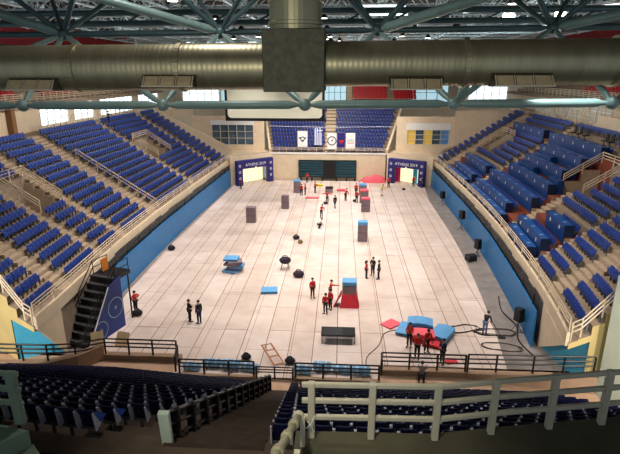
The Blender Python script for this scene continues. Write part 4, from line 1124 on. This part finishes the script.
mb = MB(); mb.slab([sp(3.6,-1.5,3.79),sp(4.2,-1.5,3.79),sp(4.2,-1.5,4.7),sp(3.6,-1.5,4.7)], tuple(nv*.06)); mb.build('board', 'orange_cloth', t); mb = MB(); mb.slab([sp(3.55,-1.62,3.785),sp(4.25,-1.62,3.785),sp(4.25,-1.3,3.785),sp(3.55,-1.3,3.785)], (0,0,.03)); mb.build('foot', 'black', t)

# ------------------------------------------------------------------ things lying on the arena floor
FL = .012
def foam_block(x, y, w, d, h, m_body, m_top, label, rz=0, top=.22):
    t = thing('foam_block', label, 'block', (x, y, FL), rz, 'upright foam blocks on the floor')
    mb = MB(); mb.box((-w/2,-d/2,0),(w/2,d/2,h-top)); mb.build('body', m_body, t, local=True, bevel=.04)
    mb = MB(); mb.box((-w/2-.01,-d/2-.01,h-top),(w/2+.01,d/2+.01,h)); mb.build('top_pad', m_top, t, local=True, bevel=.05)
    mb = MB(); mb.box((-w/2-.008,-d/2-.012,h*.45),(w/2+.008,-d/2+.0,h*.45+.03)); mb.build('seam', 'dark_cloth', t, local=True)
    return t
foam_block(-10.4, 56.3, 1.1, .8, 1.9, 'grey_foam', 'grey_foam', 'grey foam block alone on the floor nearest the left wall')
foam_block(-7.08, 62.9, .95, .8, 1.75, 'grey_foam', 'grey_foam', 'grey foam block between the lone left block and the far people')
foam_block(-6.3, 72.0, 1.0, .9, 1.85, 'grey_foam', 'blue_foam', 'bluish grey foam block beside the pair in red at the far end')
foam_block(2.46, 50.3, 1.0, .9, 2.15, 'grey_foam', 'blue_foam', 'grey foam block with a light blue top standing alone mid floor', top=.35)
foam_block(3.31, 62.0, 1.1, .9, 1.8, 'grey_foam', 'pink_foam', 'mauve foam block with pink top, front one of the far cluster')
foam_block(3.3, 66.6, 1.15, .9, 1.8, 'grey_foam', 'pink_foam', 'mauve foam block with pink top, second in the far cluster')
foam_block(3.3, 71.2, 1.1, 1.0, 1.6, 'grey_foam', 'blue_foam', 'grey foam block with blue top at the rear of the far cluster')
b8 = foam_block(.85, 35.0, 1.05, .9, 2.0, 'grey_foam', 'blue_foam', 'grey foam block with blue top in a red sloping base', top=.32)
mb = MB(); mb.hexa([(.15,34.25,FL),(1.55,34.25,FL),(1.5,34.55,FL),(.2,34.55,FL)], [(.3,34.5,1.0),(1.4,34.5,1.0),(1.4,34.56,1.0),(.3,34.56,1.0)])
mb.hexa([(1.4,34.5,FL),(1.62,34.4,FL),(1.62,35.4,FL),(1.4,35.4,FL)], [(1.38,34.55,1.0),(1.42,34.55,1.0),(1.42,35.4,1.0),(1.38,35.4,1.0)])
mb.build('sloping_base', 'red_foam', b8)
mb = MB(); mb.slab([(.3,34.55,1.0),(-.35,34.3,FL),(-.1,35.3,FL),(.3,35.3,1.0)], (-.06,0,.04)); mb.build('side_flap', 'red_foam', b8)

def mat_pad(x, y, z, w, d, h, m, label, rz=0, group=None, droop=0):
    t = thing('foam_mat', label, 'mat', (x, y, z), rz, group)
    mb = MB(); n = 6
    for i in range(n):
        a, b = -w/2+w*i/n, -w/2+w*(i+1)/n
        za, zb = droop*math.sin(PI*i/n)*1., droop*math.sin(PI*(i+1)/n)
        mb.hexa([(a,-d/2,za),(b,-d/2,zb),(b,d/2,zb),(a,d/2,za)], [(a,-d/2,za+h),(b,-d/2,zb+h),(b,d/2,zb+h),(a,d/2,za+h)])
    mb.build('pad', m, t, local=True)
    mb = MB(); mb.box((-w/2-.01,-d/2-.01,h*.45),(w/2+.01,-d/2,h*.58)); mb.build('side_seam', 'dark_cloth', t, local=True)
    return t
for i in range(6):
    mat_pad(-9.3+.12*((i*7) % 5-2), 41.0+.08*((i*3) % 4), FL+.21*i, 1.25, 1.1, .19, 'blue_foam' if i in (0,2,5) else 'grey_foam',
            'foam mat in the blue and grey stack on the floor, %s from the bottom' % ORD[i], rz=.25*((i*5) % 3-1), group='stack of blue and grey mats')
mat_pad(-5.55, 36.9, FL, 1.3, 1.0, .22, 'blue_foam', 'single light blue mat lying flat on the open floor', rz=.12)
mat_pad(.2, 73.5, FL, 1.35, 1.1, .18, 'pink_foam', 'pink mat lying flat at the far end beside the dark crate')
mat_pad(-3.9, 68.6, FL, 1.9, .8, .12, 'pink_foam', 'dusky pink mat lying flat before the far people')
mat_pad(-3.3, 76.6, FL, 1.2, .8, .25, 'yellow_cloth', 'yellow mat beside the orange-red person at the far end')
G = 'heap of blue and red mats by the near railing'
for i, (x, y, z, w, d, h, m, rz, dr, lab) in enumerate((
    (3.75,31.9,FL,1.2,.95,.10,'pink_foam',.75,0,'pink corner mat sticking out of the heap towards the cable'),
    (4.75,31.0,FL+.11,1.2,1.7,.12,'blue_foam',-.35,.04,'light blue mat under the heap beside the pink corner'),
    (5.7,31.4,FL+.24,1.7,1.1,.34,'blue_foam',-.15,.12,'biggest blue mat humped at the back of the heap'),
    (6.95,30.3,FL+.1,1.2,1.9,.30,'blue_foam',-.55,.12,'blue mat drooping at the cable worker side of the heap'),
    (5.6,29.9,FL+.24,1.6,1.0,.26,'pink_foam',-.1,.10,'pinkish red mat in the middle of the heap behind the people'),
    (6.2,29.2,FL,1.2,.8,.24,'red_foam',-.35,.05,'red mat at the front of the heap'))):
    mat_pad(x, y, z+(.011*i if i < 5 else 0), w, d, h, m, lab, rz, G, dr)
mat_pad(7.0, 27.3, FL, .7, .4, .1, 'red_foam', 'small red pad on the floor beside the person in blue', .3)

# pink inflatable mound at the far end
t = thing('inflatable_mound', 'pink inflatable mound lying against the far cream wall', 'inflatable', (5.6,79.9,FL))
mb = MB()
prof = [(-1.9,.75),(-1.4,.85),(-.7,.95),(0,1.25),(.7,1.2),(1.2,.95),(1.6,.7)]
n = len(prof); vs = []; nj = 9
for x, h in prof:
    for j in range(nj):
        a = PI*j/(nj-1); vs.append((x, -.75*math.cos(a), h*math.sin(a)**.6))
mb.add(vs, [(i*nj+j, i*nj+j+1, (i+1)*nj+j+1, (i+1)*nj+j) for i in range(n-1) for j in range(nj-1)]+[tuple(range(nj-1,-1,-1)), tuple(range((n-1)*nj, n*nj))])
mb.build('body', 'pink_foam', t, local=True, smooth=True)
mb = MB(); mb.tube([(-1.88,0,.3),(-2.2,-.1,.25),(-2.5,-.3,.12)], [.16,.12,.1], 8); mb.build('air_hose', 'pink_foam', t, local=True)

# dark crate, bundles, bags, black table
t = thing('equipment_crate', 'dark grey crate with cloth thrown over at the far end', 'crate', (-1.6,72.2,FL))
mb = MB(); mb.box((-.55,-.4,0),(.55,.4,.75)); mb.build('box', 'grey_foam', t, local=True, bevel=.03)
mb = MB(); mb.box((-.5,-.42,.6),(.6,.44,.85)); mb.build('cover', 'dark_cloth', t, local=True, bevel=.06)
def bundle(x, y, r, label, m='bag', legs=0):
    t = thing('equipment_bag', label, 'bag', (x, y, FL))
    mb = MB(); zb = .55 if legs else 0
    mb.ball((0,0,zb+r*.55), (r, r*.8, r*.6), 10, 7); mb.ball((r*.5,-.1,zb+r*.7), (r*.5, r*.5, r*.5), 8, 6); b = mb.build('body', m, t, local=True, smooth=True)
    mb = MB(); mb.tube([(-r*.6,0,zb+r*.95),(-r*.2,0,zb+r*1.4),(r*.3,0,zb+r*1.35),(r*.5,0,zb+r*1.0)], .035, 6); mb.build('strap', 'dark_cloth', t, local=True)
    if legs:
        for sx, sy in ((-1,-1),(1,-1),(1,1),(-1,1)):
            mb = MB(); mb.tube([(sx*r*.7,sy*r*.5,0),(sx*r*.4,sy*r*.3,zb+.1)], .03, 6); mb.build('leg', 'seat_leg', t, local=True)
bundle(-4.8, 41.8, .55, 'dark bundle on a folding stool, paired with a round bag', legs=1)
bundle(-3.45, 40.1, .5, 'round dark bag on the floor beside the bundle on the stool')
bundle(-4.55, 50.3, .38, 'small dark bag far from the rest beside an olive pouch')
bundle(-4.0, 49.0, .28, 'small olive pouch beside the small dark bag', 'olive')
bundle(-14.6, 32.2, .4, 'dark bag at the foot of the deep blue backdrop', 'dark_cloth')
bundle(-5.6, 26.9, .32, 'dark bag by the lower railing beside the wooden frame', 'dark_cloth')
bundle(-2.85, 26.6, .34, 'dark bag on the viewer side of the wooden frame by the gate', 'dark_cloth')
bundle(-1.9, 65.3, .3, 'dark ball-like bag beside the person in red and dark trousers', 'dark_cloth')
bundle(-16.7, 46.2, .4, 'dark bag lying against the left blue wall', 'dark_cloth')
bundle(2.0, 66.9, .25, 'small dark bag behind the person in red by the mauve blocks', 'dark_cloth')
bundle(9.6, 74.4, .25, 'small dark bag on the bare floor near the right arch', 'dark_cloth')
t = thing('stage_table', 'long low black table on thin legs in the middle near floor', 'table', (.06,29.6,FL))
mb = MB(); mb.box((-1.12,-.55,.58),(1.12,.55,.66)); mb.build('table_top', 'black', t, local=True, bevel=.01)
mb = MB()
for s in (-1, 1): mb.box((-1.1,s*.5-.025,.50),(1.1,s*.5+.025,.58))
mb.build('frame', 'seat_leg', t, local=True)
for sx in (-1, 1):
    for sy in (-1, 1):
        mb = MB(); mb.tube([(sx*1.05,sy*.5,0),(sx*1.05,sy*.5,.58)], .025, 6); mb.build('leg', 'seat_leg', t, local=True)
t = thing('folded_paper', 'small white sheet under the long black table', 'paper', (-.6,29.3,FL)); mb = MB(); mb.box((-.12,-.1,0),(.12,.1,.012)); mb.box((-.1,-.08,.012),(.1,.06,.02)); mb.build('sheet', 'white', t, local=True)
# wooden frame
t = thing('wooden_frame', 'slatted wooden frame tilted beside the black gate', 'frame', (-4.1,26.8,0))
A, B = Vector((-3.75,26.2,.1)), Vector((-4.75,27.6,.62)); sd = Vector((.55,.25,0))
for s in (0, 1):
    mb = MB(); mb.bar(A+sd*s, B+sd*s, .07, .07); mb.build('side_rail', 'wood', t)
for f in (.02, .4, .7, .98):
    p = A+(B-A)*f; mb = MB(); mb.bar(p, p+sd, .07, .04); mb.build('slat', 'wood', t)
mb = MB(); mb.bar(B+sd*.5, Vector((-4.5,27.85,0.02)), .05, .05); mb.build('prop', 'wood', t)
# blue wrapped bundles in the notch
xs = [-8.6,-7.45,-6.3,-5.15,-2.0,-.85,.3,1.45]
for i, x in enumerate(xs):
    t = thing('wrapped_bundle', 'blue and white plastic wrapped roll behind the lower railing, %s of the line' % ORD[i], 'bundle', (x, 25.55+.12*((i*3) % 4), 0), .06*((i*5) % 3-1), 'blue wrapped rolls')
    mb = MB(); r = .25+.03*(i % 3)
    mb.tube([(-.52,0,r*.9),(-.45,0,r),(-.15,.05,r*1.05),(.2,-.04,r),(.45,0,r),(.52,0,r*.9)], [r*.6,r,r*.93,r*1.02,r*.95,r*.55], 12); mb.build('roll', 'blue_wrap', t, local=True, smooth=True)
    mb = MB(); mb.ring((0,0,r),(0,1,0),(0,0,1), r*1.0, r*1.08, 16)
    for xx in (-.25,.22): mb.tube([(xx+.0,r*1.05*math.cos(2*PI*j/12), r+r*1.05*math.sin(2*PI*j/12)) for j in range(13)], .02, 5)
    mb.build('binding', 'white', t, local=True)

# cables
def cable(name, label, pts, r=.022, m='cable'):
    t = tag(MB().build(name, m), label, 'cable')
    vs = []; P_ = [Vector(p) for p in pts]; out = []
    for i in range(len(P_)-1):
        p0, p1, p2, p3 = P_[max(i-1,0)], P_[i], P_[i+1], P_[min(i+2,len(P_)-1)]
        for q in range(6):
            u = q/6; out.append(.5*((2*p1)+(-p0+p2)*u+(2*p0-5*p1+4*p2-p3)*u*u+(-p0+3*p1-3*p2+p3)*u**3))
    out.append(P_[-1]); mb = MB(); mb.tube(out, r, 6); t.data = mb.build(name, m).data
    for o in [o for o in bpy.data.objects if o.data == t.data and o is not t]: bpy.data.objects.remove(o)
    return t
cable('floor_cable', 'dark cable looping from the heap of mats to the near railing', [(4.2,31.2,.03),(3.2,30.6,.03),(2.7,29.0,.03),(1.9,27.6,.03),(1.8,26.4,.03),(2.0,25.2,.05)], .03)
random.seed(4)
for i, (cx, cy, n, lab) in enumerate(((8.6,31.6,2,'coil of dark cable on the heap side of the cable worker'),(10.8,31.2,3,'coil of dark cable on the blue wall side of the cable worker'),(10.6,29.3,2,'coil of dark cable in front of the cable worker'))):
    pts = []
    for a in range(n*10+1):
        r = .85+.25*math.sin(a*1.3+i)+random.uniform(-.12,.12); th = a*2*PI/10
        pts.append((cx+1.25*r*math.cos(th), cy+.7*r*math.sin(th), .03+.0015*a))
    cable('cable_coil', lab, pts, .028)
cable('floor_cable', 'black cable bundle trailing along the foot of the right blue wall', [(12.3,28.2,.04),(12.0,30.2,.04),(12.5,32.2,.04),(12.2,34.5,.04),(12.7,37,.04)], .05, 'black')

# loudspeakers on stands along the right wall
for i, (x, y, h, lab) in enumerate(((13.7,66.0,1.35,'black loudspeaker on a stand, farthest along the right blue wall'),(13.65,54.6,1.8,'black loudspeaker on a stand, second farthest along the right blue wall'),(13.3,46.2,1.25,'black loudspeaker on a stand with equipment at its base'),(12.35,31.6,1.2,'black loudspeaker on a stand, nearest the viewer by the right blue wall'))):
    t = thing('loudspeaker', lab, 'loudspeaker', (x, y, 0), .6, 'loudspeakers along the right wall')
    mb = MB(); mb.hexa([(-.26,-.3,h-.45),(.26,-.3,h-.45),(.2,.28,h-.45),(-.2,.28,h-.45)], [(-.26,-.24,h+.5),(.26,-.24,h+.5),(.2,.28,h+.5),(-.2,.28,h+.5)]); mb.build('cabinet', 'black', t, local=True, bevel=.03)
    mb = MB(); mb.ring((0,-.31,h-.15),(1,0,0),(0,0,1),.0,.19,16); mb.ring((0,-.29,h+.28),(1,0,0),(0,0,1),.0,.08,12); mb.build('driver', 'dark_cloth', t, local=True)
    mb = MB(); mb.tube([(0,0,.3),(0,0,h-.45)], .035, 8); mb.build('pole', 'seat_leg', t, local=True)
    for k in range(3):
        a = k*2*PI/3+.4; mb = MB(); mb.tube([(0,0,.6),(.4*math.cos(a),.4*math.sin(a),.02)], .025, 6); mb.build('leg', 'seat_leg', t, local=True)
t = thing('flight_case', 'black equipment case on the floor under the third loudspeaker', 'case', (12.45,45.0,0), .4)
mb = MB(); mb.box((-.45,-.35,.06),(.45,.35,.6)); mb.build('body', 'black', t, local=True, bevel=.03); mb = MB(); mb.box((-.46,-.36,.5),(.46,.36,.53)); mb.build('edge_band', 'seat_leg', t, local=True)
for sx, sy in ((-1,-1),(1,-1),(1,1),(-1,1)):
    mb = MB(); mb.tube([(sx*.38,sy*.28,0),(sx*.38,sy*.28,.07)], .05, 8); mb.build('caster', 'black', t, local=True)

# ------------------------------------------------------------------ people
def skin_mesh(verts, edges, radii, root=0, sub=1):
    me = bpy.data.meshes.new('tmp'); me.from_pydata([tuple(v) for v in verts], edges, []); me.update()
    o = bpy.data.objects.new('tmp', me); COL.objects.link(o)
    md = o.modifiers.new('s', 'SKIN'); md.use_smooth_shade = True; md.branch_smoothing = .6
    sv = me.skin_vertices[0].data
    for i, r in enumerate(radii): sv[i].radius = r if isinstance(r, tuple) else (r, r); sv[i].use_root = (i == root)
    if sub: o.modifiers.new('d', 'SUBSURF').levels = sub; o.modifiers['d'].render_levels = sub
    bpy.context.view_layer.update()
    ev = o.evaluated_get(bpy.context.evaluated_depsgraph_get()); m2 = ev.to_mesh()
    vs = [tuple(v.co) for v in m2.vertices]; fs = [tuple(p.vertices) for p in m2.polygons]
    ev.to_mesh_clear(); bpy.data.objects.remove(o); bpy.data.meshes.remove(me)
    return vs, fs
def person(x, y, z, rz, label, top, legs, hair='hair_dark', h=1.74, lean=0, arms='hang', legpose='stand', long_hair=False, vest=None, headturn=0, hold=None):
    s = h/1.75
    t = thing('person', label, 'person', (x, y, z), rz)
    J = {}
    hipz = .95
    V = Vector
    if legpose == 'crouch': hipz = .55
    if legpose == 'sit': hipz = .50
    Rl = Matrix.Rotation(math.radians(-lean), 3, 'X')
    base = V((0,0,hipz))
    def up(v): return base + Rl @ V(v)
    J['pelvis'] = base; J['waist'] = up((0,0,.17)); J['chest'] = up((0,.01,.36)); J['neckb'] = up((0,0,.50)); J['neck'] = up((0,.012,.56))
    Rh = Matrix.Rotation(math.radians(-lean*.5), 3, 'X')
    def hd(v): return J['neck'] + Rh @ V(v)
    J['h0'] = hd((0,.02,.065)); J['h1'] = hd((0,.02,.14)); J['h2'] = hd((0,.005,.20))
    for sd, nm in ((-1,'l'),(1,'r')):
        sh = up((sd*.175,0,.455)); J['sh'+nm] = sh
        a = arms if isinstance(arms, str) else arms[0 if sd < 0 else 1]
        D = {'hang': ((sd*.16,-.05,-1),(sd*.02,.25,-1)), 'hips': ((sd*.75,-.2,-.75),(-sd*.75,.35,-.45)), 'fwd': ((sd*.1,.6,-.75),(0,1,.1)), 'reach': ((sd*.1,1,-.15),(0,1,-.05)),
             'down': ((sd*.15,.35,-.9),(0,.35,-.9)), 'cross': ((sd*.2,.25,-.95),(-sd*.8,.55,.1)), 'up': ((sd*.5,.3,.5),(0,.3,1)), 'side': ((sd*1,.15,-.25),(sd*1,.1,.0))}[a]
        e = sh+(Rl @ V(D[0]) if a in ('hang','hips','cross') else V(D[0])).normalized()*.29
        w = e+(Rl @ V(D[1]) if a in ('hang','hips','cross') else V(D[1])).normalized()*.25
        J['el'+nm], J['wr'+nm] = e, w
        hp = base+V((sd*.09,0,-.04)); J['hp'+nm] = hp
        if legpose == 'stand': k, an = V((sd*.10,.02,.50)), V((sd*.11,-.01,.085))
        elif legpose == 'stride': k, an = V((sd*.1,.12*sd+.04,.5)), V((sd*.11,.24*sd-.04,.085))
        elif legpose == 'crouch': k, an = V((sd*.16,.36,.5)), V((sd*.13,.02,.085))
        else: k, an = V((sd*.13,.42,.50)), V((sd*.12,.46,.085))
        J['kn'+nm], J['an'+nm] = k, an; J['toe'+nm] = an+V((sd*.03,.14,-.045)); J['heel'+nm] = an
    keys = ['pelvis','waist','chest','neckb','neck','h0','h1','h2','shl','ell','wrl','shr','elr','wrr','hpl','knl','anl','toel','hpr','knr','anr','toer']
    idx = {k: i for i, k in enumerate(keys)}
    E = [('pelvis','waist'),('waist','chest'),('chest','neckb'),('neckb','neck'),('neck','h0'),('h0','h1'),('h1','h2'),('chest','shl'),('shl','ell'),('ell','wrl'),('chest','shr'),('shr','elr'),('elr','wrr'),
         ('pelvis','hpl'),('hpl','knl'),('knl','anl'),('anl','toel'),('pelvis','hpr'),('hpr','knr'),('knr','anr'),('anr','toer')]
    Rr = dict(pelvis=.125, waist=.115, chest=.13, neckb=.075, neck=.055, h0=.075, h1=.095, h2=.07, shl=.06, ell=.042, wrl=.03, shr=.06, elr=.042, wrr=.03, hpl=.085, knl=.055, anl=.04, toel=.03, hpr=.085, knr=.055, anr=.04, toer=.03)
    sc = lambda v: tuple(c*s for c in v)
    vs, fs = skin_mesh([sc(J[k]) for k in keys], [(idx[a], idx[b]) for a, b in E], [Rr[k]*s for k in keys])
    body = MB(); body.add(vs, fs)
    # face
    fc = lambda v: tuple(c*s for c in hd(v))
    body.tube([fc((0,.108,.12)), fc((0,.135,.075)), fc((0,.105,.07))], [.012*s,.02*s,.012*s], 6)
    for sd in (-1, 1): body.ball(fc((sd*.095,.01,.09)), (.014*s,.025*s,.035*s), 6, 5)
    # hands: palm and five fingers
    for sd, nm in ((-1,'l'),(1,'r')):
        w, e = J['wr'+nm]*s, J['el'+nm]*s; d = (w-e).normalized(); ac = d.cross(V((sd,0,.2))).normalized(); nrm = d.cross(ac)
        body.tube([w-d*.01, w+d*.03*s, w+d*.085*s], [.026*s,.037*s,.036*s], 8)
        for i, L in enumerate((.066,.076,.072,.056)):
            p = w+d*.08*s+ac*(i-1.5)*.02*s
            body.tube([p, p+d*L*.5*s+nrm*.006*s, p+d*L*s+nrm*.024*s], [.0095*s,.009*s,.007*s], 6)
        p = w+d*.03*s-ac*.03*s; body.tube([p, p+(d*.55-ac*.75)*.04*s, p+(d*.9-ac*.6)*.065*s], [.012*s,.011*s,.008*s], 6)
    bo = body.build('body', 'skin', t, local=True, smooth=True)
    eyes = MB()
    for sd in (-1, 1): eyes.ball(fc((sd*.036,.105,.125)), .012*s, 6, 5)
    eyes.build('eyes', 'eye', t, local=True)
    mo = MB(); mo.tube([fc((-.028,.105,.035)), fc((0,.113,.033)), fc((.028,.105,.035))], .007*s, 5); mo.build('mouth', 'red_panel', t, local=True)
    # hair
    hr = MB(); c = hd((0,-.02,.155))
    hr.ball(sc(c), (.105*s,.115*s,.095*s), 12, 8)
    if long_hair: hr.tube([sc(hd((0,-.08,.16))), sc(hd((0,-.12,.05))), sc(hd((0,-.12,-.08)))], [.08*s,.08*s,.03*s], 8)
    hr.build('hair', hair, t, local=True, smooth=True)
    # jacket
    jk = ['pelvis','waist','chest','neckb','shl','ell','wrl','shr','elr','wrr']; ji = {k: i for i, k in enumerate(jk)}
    je = [(a,b) for a, b in E if a in ji and b in ji]
    JR = dict(pelvis=.148, waist=.14, chest=.158, neckb=.085, shl=.08, ell=.06, wrl=.045, shr=.08, elr=.06, wrr=.045)
    vs, fs = skin_mesh([sc(J[k]) for k in jk], [(ji[a], ji[b]) for a, b in je], [JR[k]*s for k in jk])
    mb = MB(); mb.add(vs, fs); mb.build('jacket', top, t, local=True, smooth=True)
    # trousers
    tk = ['pelvis','hpl','knl','anl','hpr','knr','anr']; ti = {k: i for i, k in enumerate(tk)}
    te = [(a,b) for a, b in E if a in ti and b in ti]
    TR = dict(pelvis=.14, hpl=.105, knl=.078, anl=.062, hpr=.105, knr=.078, anr=.062)
    vs, fs = skin_mesh([sc(J[k]) for k in tk], [(ti[a], ti[b]) for a, b in te], [TR[k]*s for k in tk])
    mb = MB(); mb.add(vs, fs); mb.build('trousers', legs, t, local=True, smooth=True)
    for nm in 'lr':
        a, b = J['an'+nm]*s, J['toe'+nm]*s; d = V((b.x-a.x, b.y-a.y, 0)).normalized()
        mb = MB(); c0 = V((a.x, a.y, .0)); mb.tube([c0-d*.07*s+V((0,0,.045*s)), c0+V((0,0,.05*s)), c0+d*.12*s+V((0,0,.042*s)), c0+d*.2*s+V((0,0,.032*s))], [.035*s,.05*s,.045*s,.03*s], 8); mb.build('shoe', 'shoe', t, local=True, smooth=True)
    return t
R_, D_, K_ = 'red_cloth', 'dark_cloth', 'navy_cloth'
f = FL
person(-14.9,32.7,f, 1.2, 'person in red jacket standing beside the deep blue backdrop, hands near hips', R_, D_, arms='hips')
person(-10.5,31.5,f,-.9, 'person in black with pale shoes facing a dark-coated companion', 'dark_cloth', 'dark_cloth', arms='cross')
person(-9.75,31.3,f, .9, 'taller person in dark coat facing the person in black', 'dark_cloth', 'navy_cloth', h=1.8)
person(-2.0,35.9,f, -2.6, 'person in red top standing apart, clear of the red-topped trio', R_, D_)
person(-.9,33.3,f, 2.8, 'person in red closest to the black table, long dark hair', R_, D_, long_hair=True, h=1.66)
person(-.55,34.0,f, 2.4, 'person in red standing half behind the long-haired one', R_, D_, h=1.68)
person(-.6,35.6,f, -1.5, 'person in red reaching one arm to the blue topped foam block', R_, D_, arms=('hang','reach'), lean=8)
person(2.4,40.1,f, -1.4, 'person with long hair in red facing two people in black mid floor', R_, D_, long_hair=True, h=1.66)
person(3.0,40.8,f, 2.6, 'person in black in the middle of the mid floor three', D_, D_, arms='cross')
person(3.45,40.0,f, 1.3, 'person in black at the blue wall side of the mid floor three', D_, D_)
person(-2.2,58.6,f, -.4, 'person in red and dark trousers bending towards one with a pale top', R_, D_, lean=25, arms='down')
person(-2.35,54.3,f, -1.2, 'person with pale top crouching low on the open floor', 'white_cloth', D_, lean=40, legpose='crouch', arms='down', h=1.7)
person(-5.5,70.0,f, 2.9, 'person in red directly beside the bluish grey block at the far end', R_, D_)
person(-5.0,70.5,f, 2.0, 'person in darker red half behind the other beside the bluish grey block', R_, K_, h=1.68)
person(-3.65,71.8,f, -1.2, 'person in red beside the yellow mat at the far end', R_, D_, arms='fwd')
person(-1.7,65.7,f, 3.1, 'person in bright red seen from behind, arms out, near the dark crate', R_, D_, arms='side')
person(-.6,63.4,f, .6, 'person all in dark clothes walking on the far floor', D_, K_, legpose='stride')
person(.8,67.5,f, -.8, 'person in red and black leaning over something dark on the floor', R_, D_, lean=22, arms='down')
person(2.35,70.9,f, 3.0, 'person in red behind another in red beside the mauve blocks', R_, D_)
person(2.3,66.4,f, 2.7, 'person in dark red in front of the other beside the mauve blocks', R_, D_)
person(6.0,70.5,f, -2.2, 'person in yellow top in front of the pink mound', 'yellow_cloth', 'white_cloth', lean=18, arms='fwd')
person(7.45,75.8,f, 2.8, 'person in red between the pink mound and the right arch', R_, D_)
person(-5.3,79.0,f, 3.0, 'person in red standing before the black folded stand', R_, D_, h=1.65)
person(-15.0,73.6,f, 2.2, 'person in dark red standing by the left arch', 'red_panel', D_, h=1.7)
person(11.4,77.0,f, 2.4, 'person in red standing under the right arch', R_, D_)
person(12.6,76.2,f, 1.8, 'person in dark clothes by the right arch and blue wall', D_, K_)
person(4.65,29.0,f, 2.9, 'person in dark red at the pale blue side of the mat heap', R_, D_, arms='fwd')
person(4.95,27.6,f, 2.8, 'person in bright red close to the near railing by the mat heap', R_, D_, arms='hips')
person(5.65,28.4,f, -2.9, 'person in red bending at the middle of the mat heap', R_, D_, lean=15, arms='down')
person(6.4,27.1,f, 2.2, 'person in dark blue by the near railing beside the small red pad', K_, D_, arms='cross')
person(4.8,24.85,WZ, -.2, 'person in grey top crouching on the near walkway below the beige kerb', 'grey_cloth', D_, legpose='crouch', lean=14, arms='fwd', hair='hair_dark')
person(9.95,30.9,f, -.7, 'person in dark top and jeans bending among coils of cable', D_, 'jean', lean=28, arms='down')
pt = PT(-1, OFF0[-1]+TREAD*14+.1, 64.0, Z0+RISE*14)
person(pt[0], pt[1], pt[2], -1.2, 'person in dark clothes high in the left stand by the lattice rail', D_, D_, arms='fwd')
t = thing('hand_broom', 'long dark broom handle held by the person among the cables', 'broom', (10.4,30.6,FL), 0)
mb = MB(); mb.tube([(10.35,31.1,1.05),(10.95,30.5,.08)], .022, 6); mb.build('handle', 'black', t); mb = MB(); mb.box((10.75,30.35,.012),(11.2,30.6,.1)); mb.build('head', 'black', t)

# ------------------------------------------------------------------ light, camera, view
def spot(x, y, z, energy, target, cone, col, size=.6, blend=.5, name='lamp'):
    l = bpy.data.lights.new(name, 'SPOT'); l.energy = energy; l.color = col; l.spot_size = math.radians(cone); l.spot_blend = blend; l.shadow_soft_size = size
    o = bpy.data.objects.new(name, l); COL.objects.link(o); o.location = (x, y, z)
    o.rotation_euler = (Vector(target)-Vector((x, y, z))).to_track_quat('-Z', 'Y').to_euler(); return o
spot(-3.0, 1.0, 23.5, NEAR_W, (-1.2, 8, 11), 36, (1, .95, .76), .5, .9)
spot(-4, 14, 23.5, TIER_W, (-3, 16, 5), 110, (1, .95, .9), .5)
spot(-4, -9, 16.6, DUCT_W, (-1, 11.5, 17.6), 44, (1, .93, .74), .5, .8)
spot(6.0, 12.9, 19.3, 1500, (6.0, 14, 16.2), 38, (.9, 1, 1), .2)
spot(8.5, 9.5, 12.5, 7000, (14.8, 26, 2.8), 44, (1, .96, .88), .25, .7)  # added low fill out of view, no fixture, for the right near corner
spot(14, 9.5, 11, 9000, (15.5, 26, 2.0), 30, (1, .92, .8), .25, .7)  # second added fill, unseen, for the yellow end wall at right
spot(-19, 9.5, 11, 16000, (-20.5, 26.5, 2.2), 30, (1, .94, .84), .25, .7)  # unseen low fill added to brighten the left near corner
for x, yy, e in ((-30, 60, 4000), (27, 56, 9500), (0, 93, 6500)): spot(x, yy, 15.8, e, (0, 58, 25), 130, (.88, .96, 1), .8, .6)  # bare uplights without fixtures, added to brighten the roof frame
w = bpy.data.worlds.new('hall_air'); SC.world = w; w.use_nodes = True
bg = w.node_tree.nodes['Background']; bg.inputs['Color'].default_value = (.62, .72, .8, 1); bg.inputs['Strength'].default_value = WORLD
cam = bpy.data.cameras.new('camera'); co = bpy.data.objects.new('camera', cam); COL.objects.link(co)
cam.sensor_fit = 'HORIZONTAL'; cam.sensor_width = 36; cam.lens = 36*500/620; cam.clip_end = 300; cam.clip_start = .1
co.location = CAM; co.rotation_euler = (math.radians(90-17.2), 0, math.radians(3.5))
SC.camera = co
SC.view_settings.view_transform = 'Standard'; SC.view_settings.look = 'None'; SC.view_settings.gamma = 1; SC.view_settings.exposure = EXPO
SC.view_settings.use_curve_mapping = False
SC.cycles.use_denoising = True; SC.cycles.max_bounces = 5; SC.cycles.diffuse_bounces = 3; SC.cycles.glossy_bounces = 2
SC.cycles.sample_clamp_indirect = 4
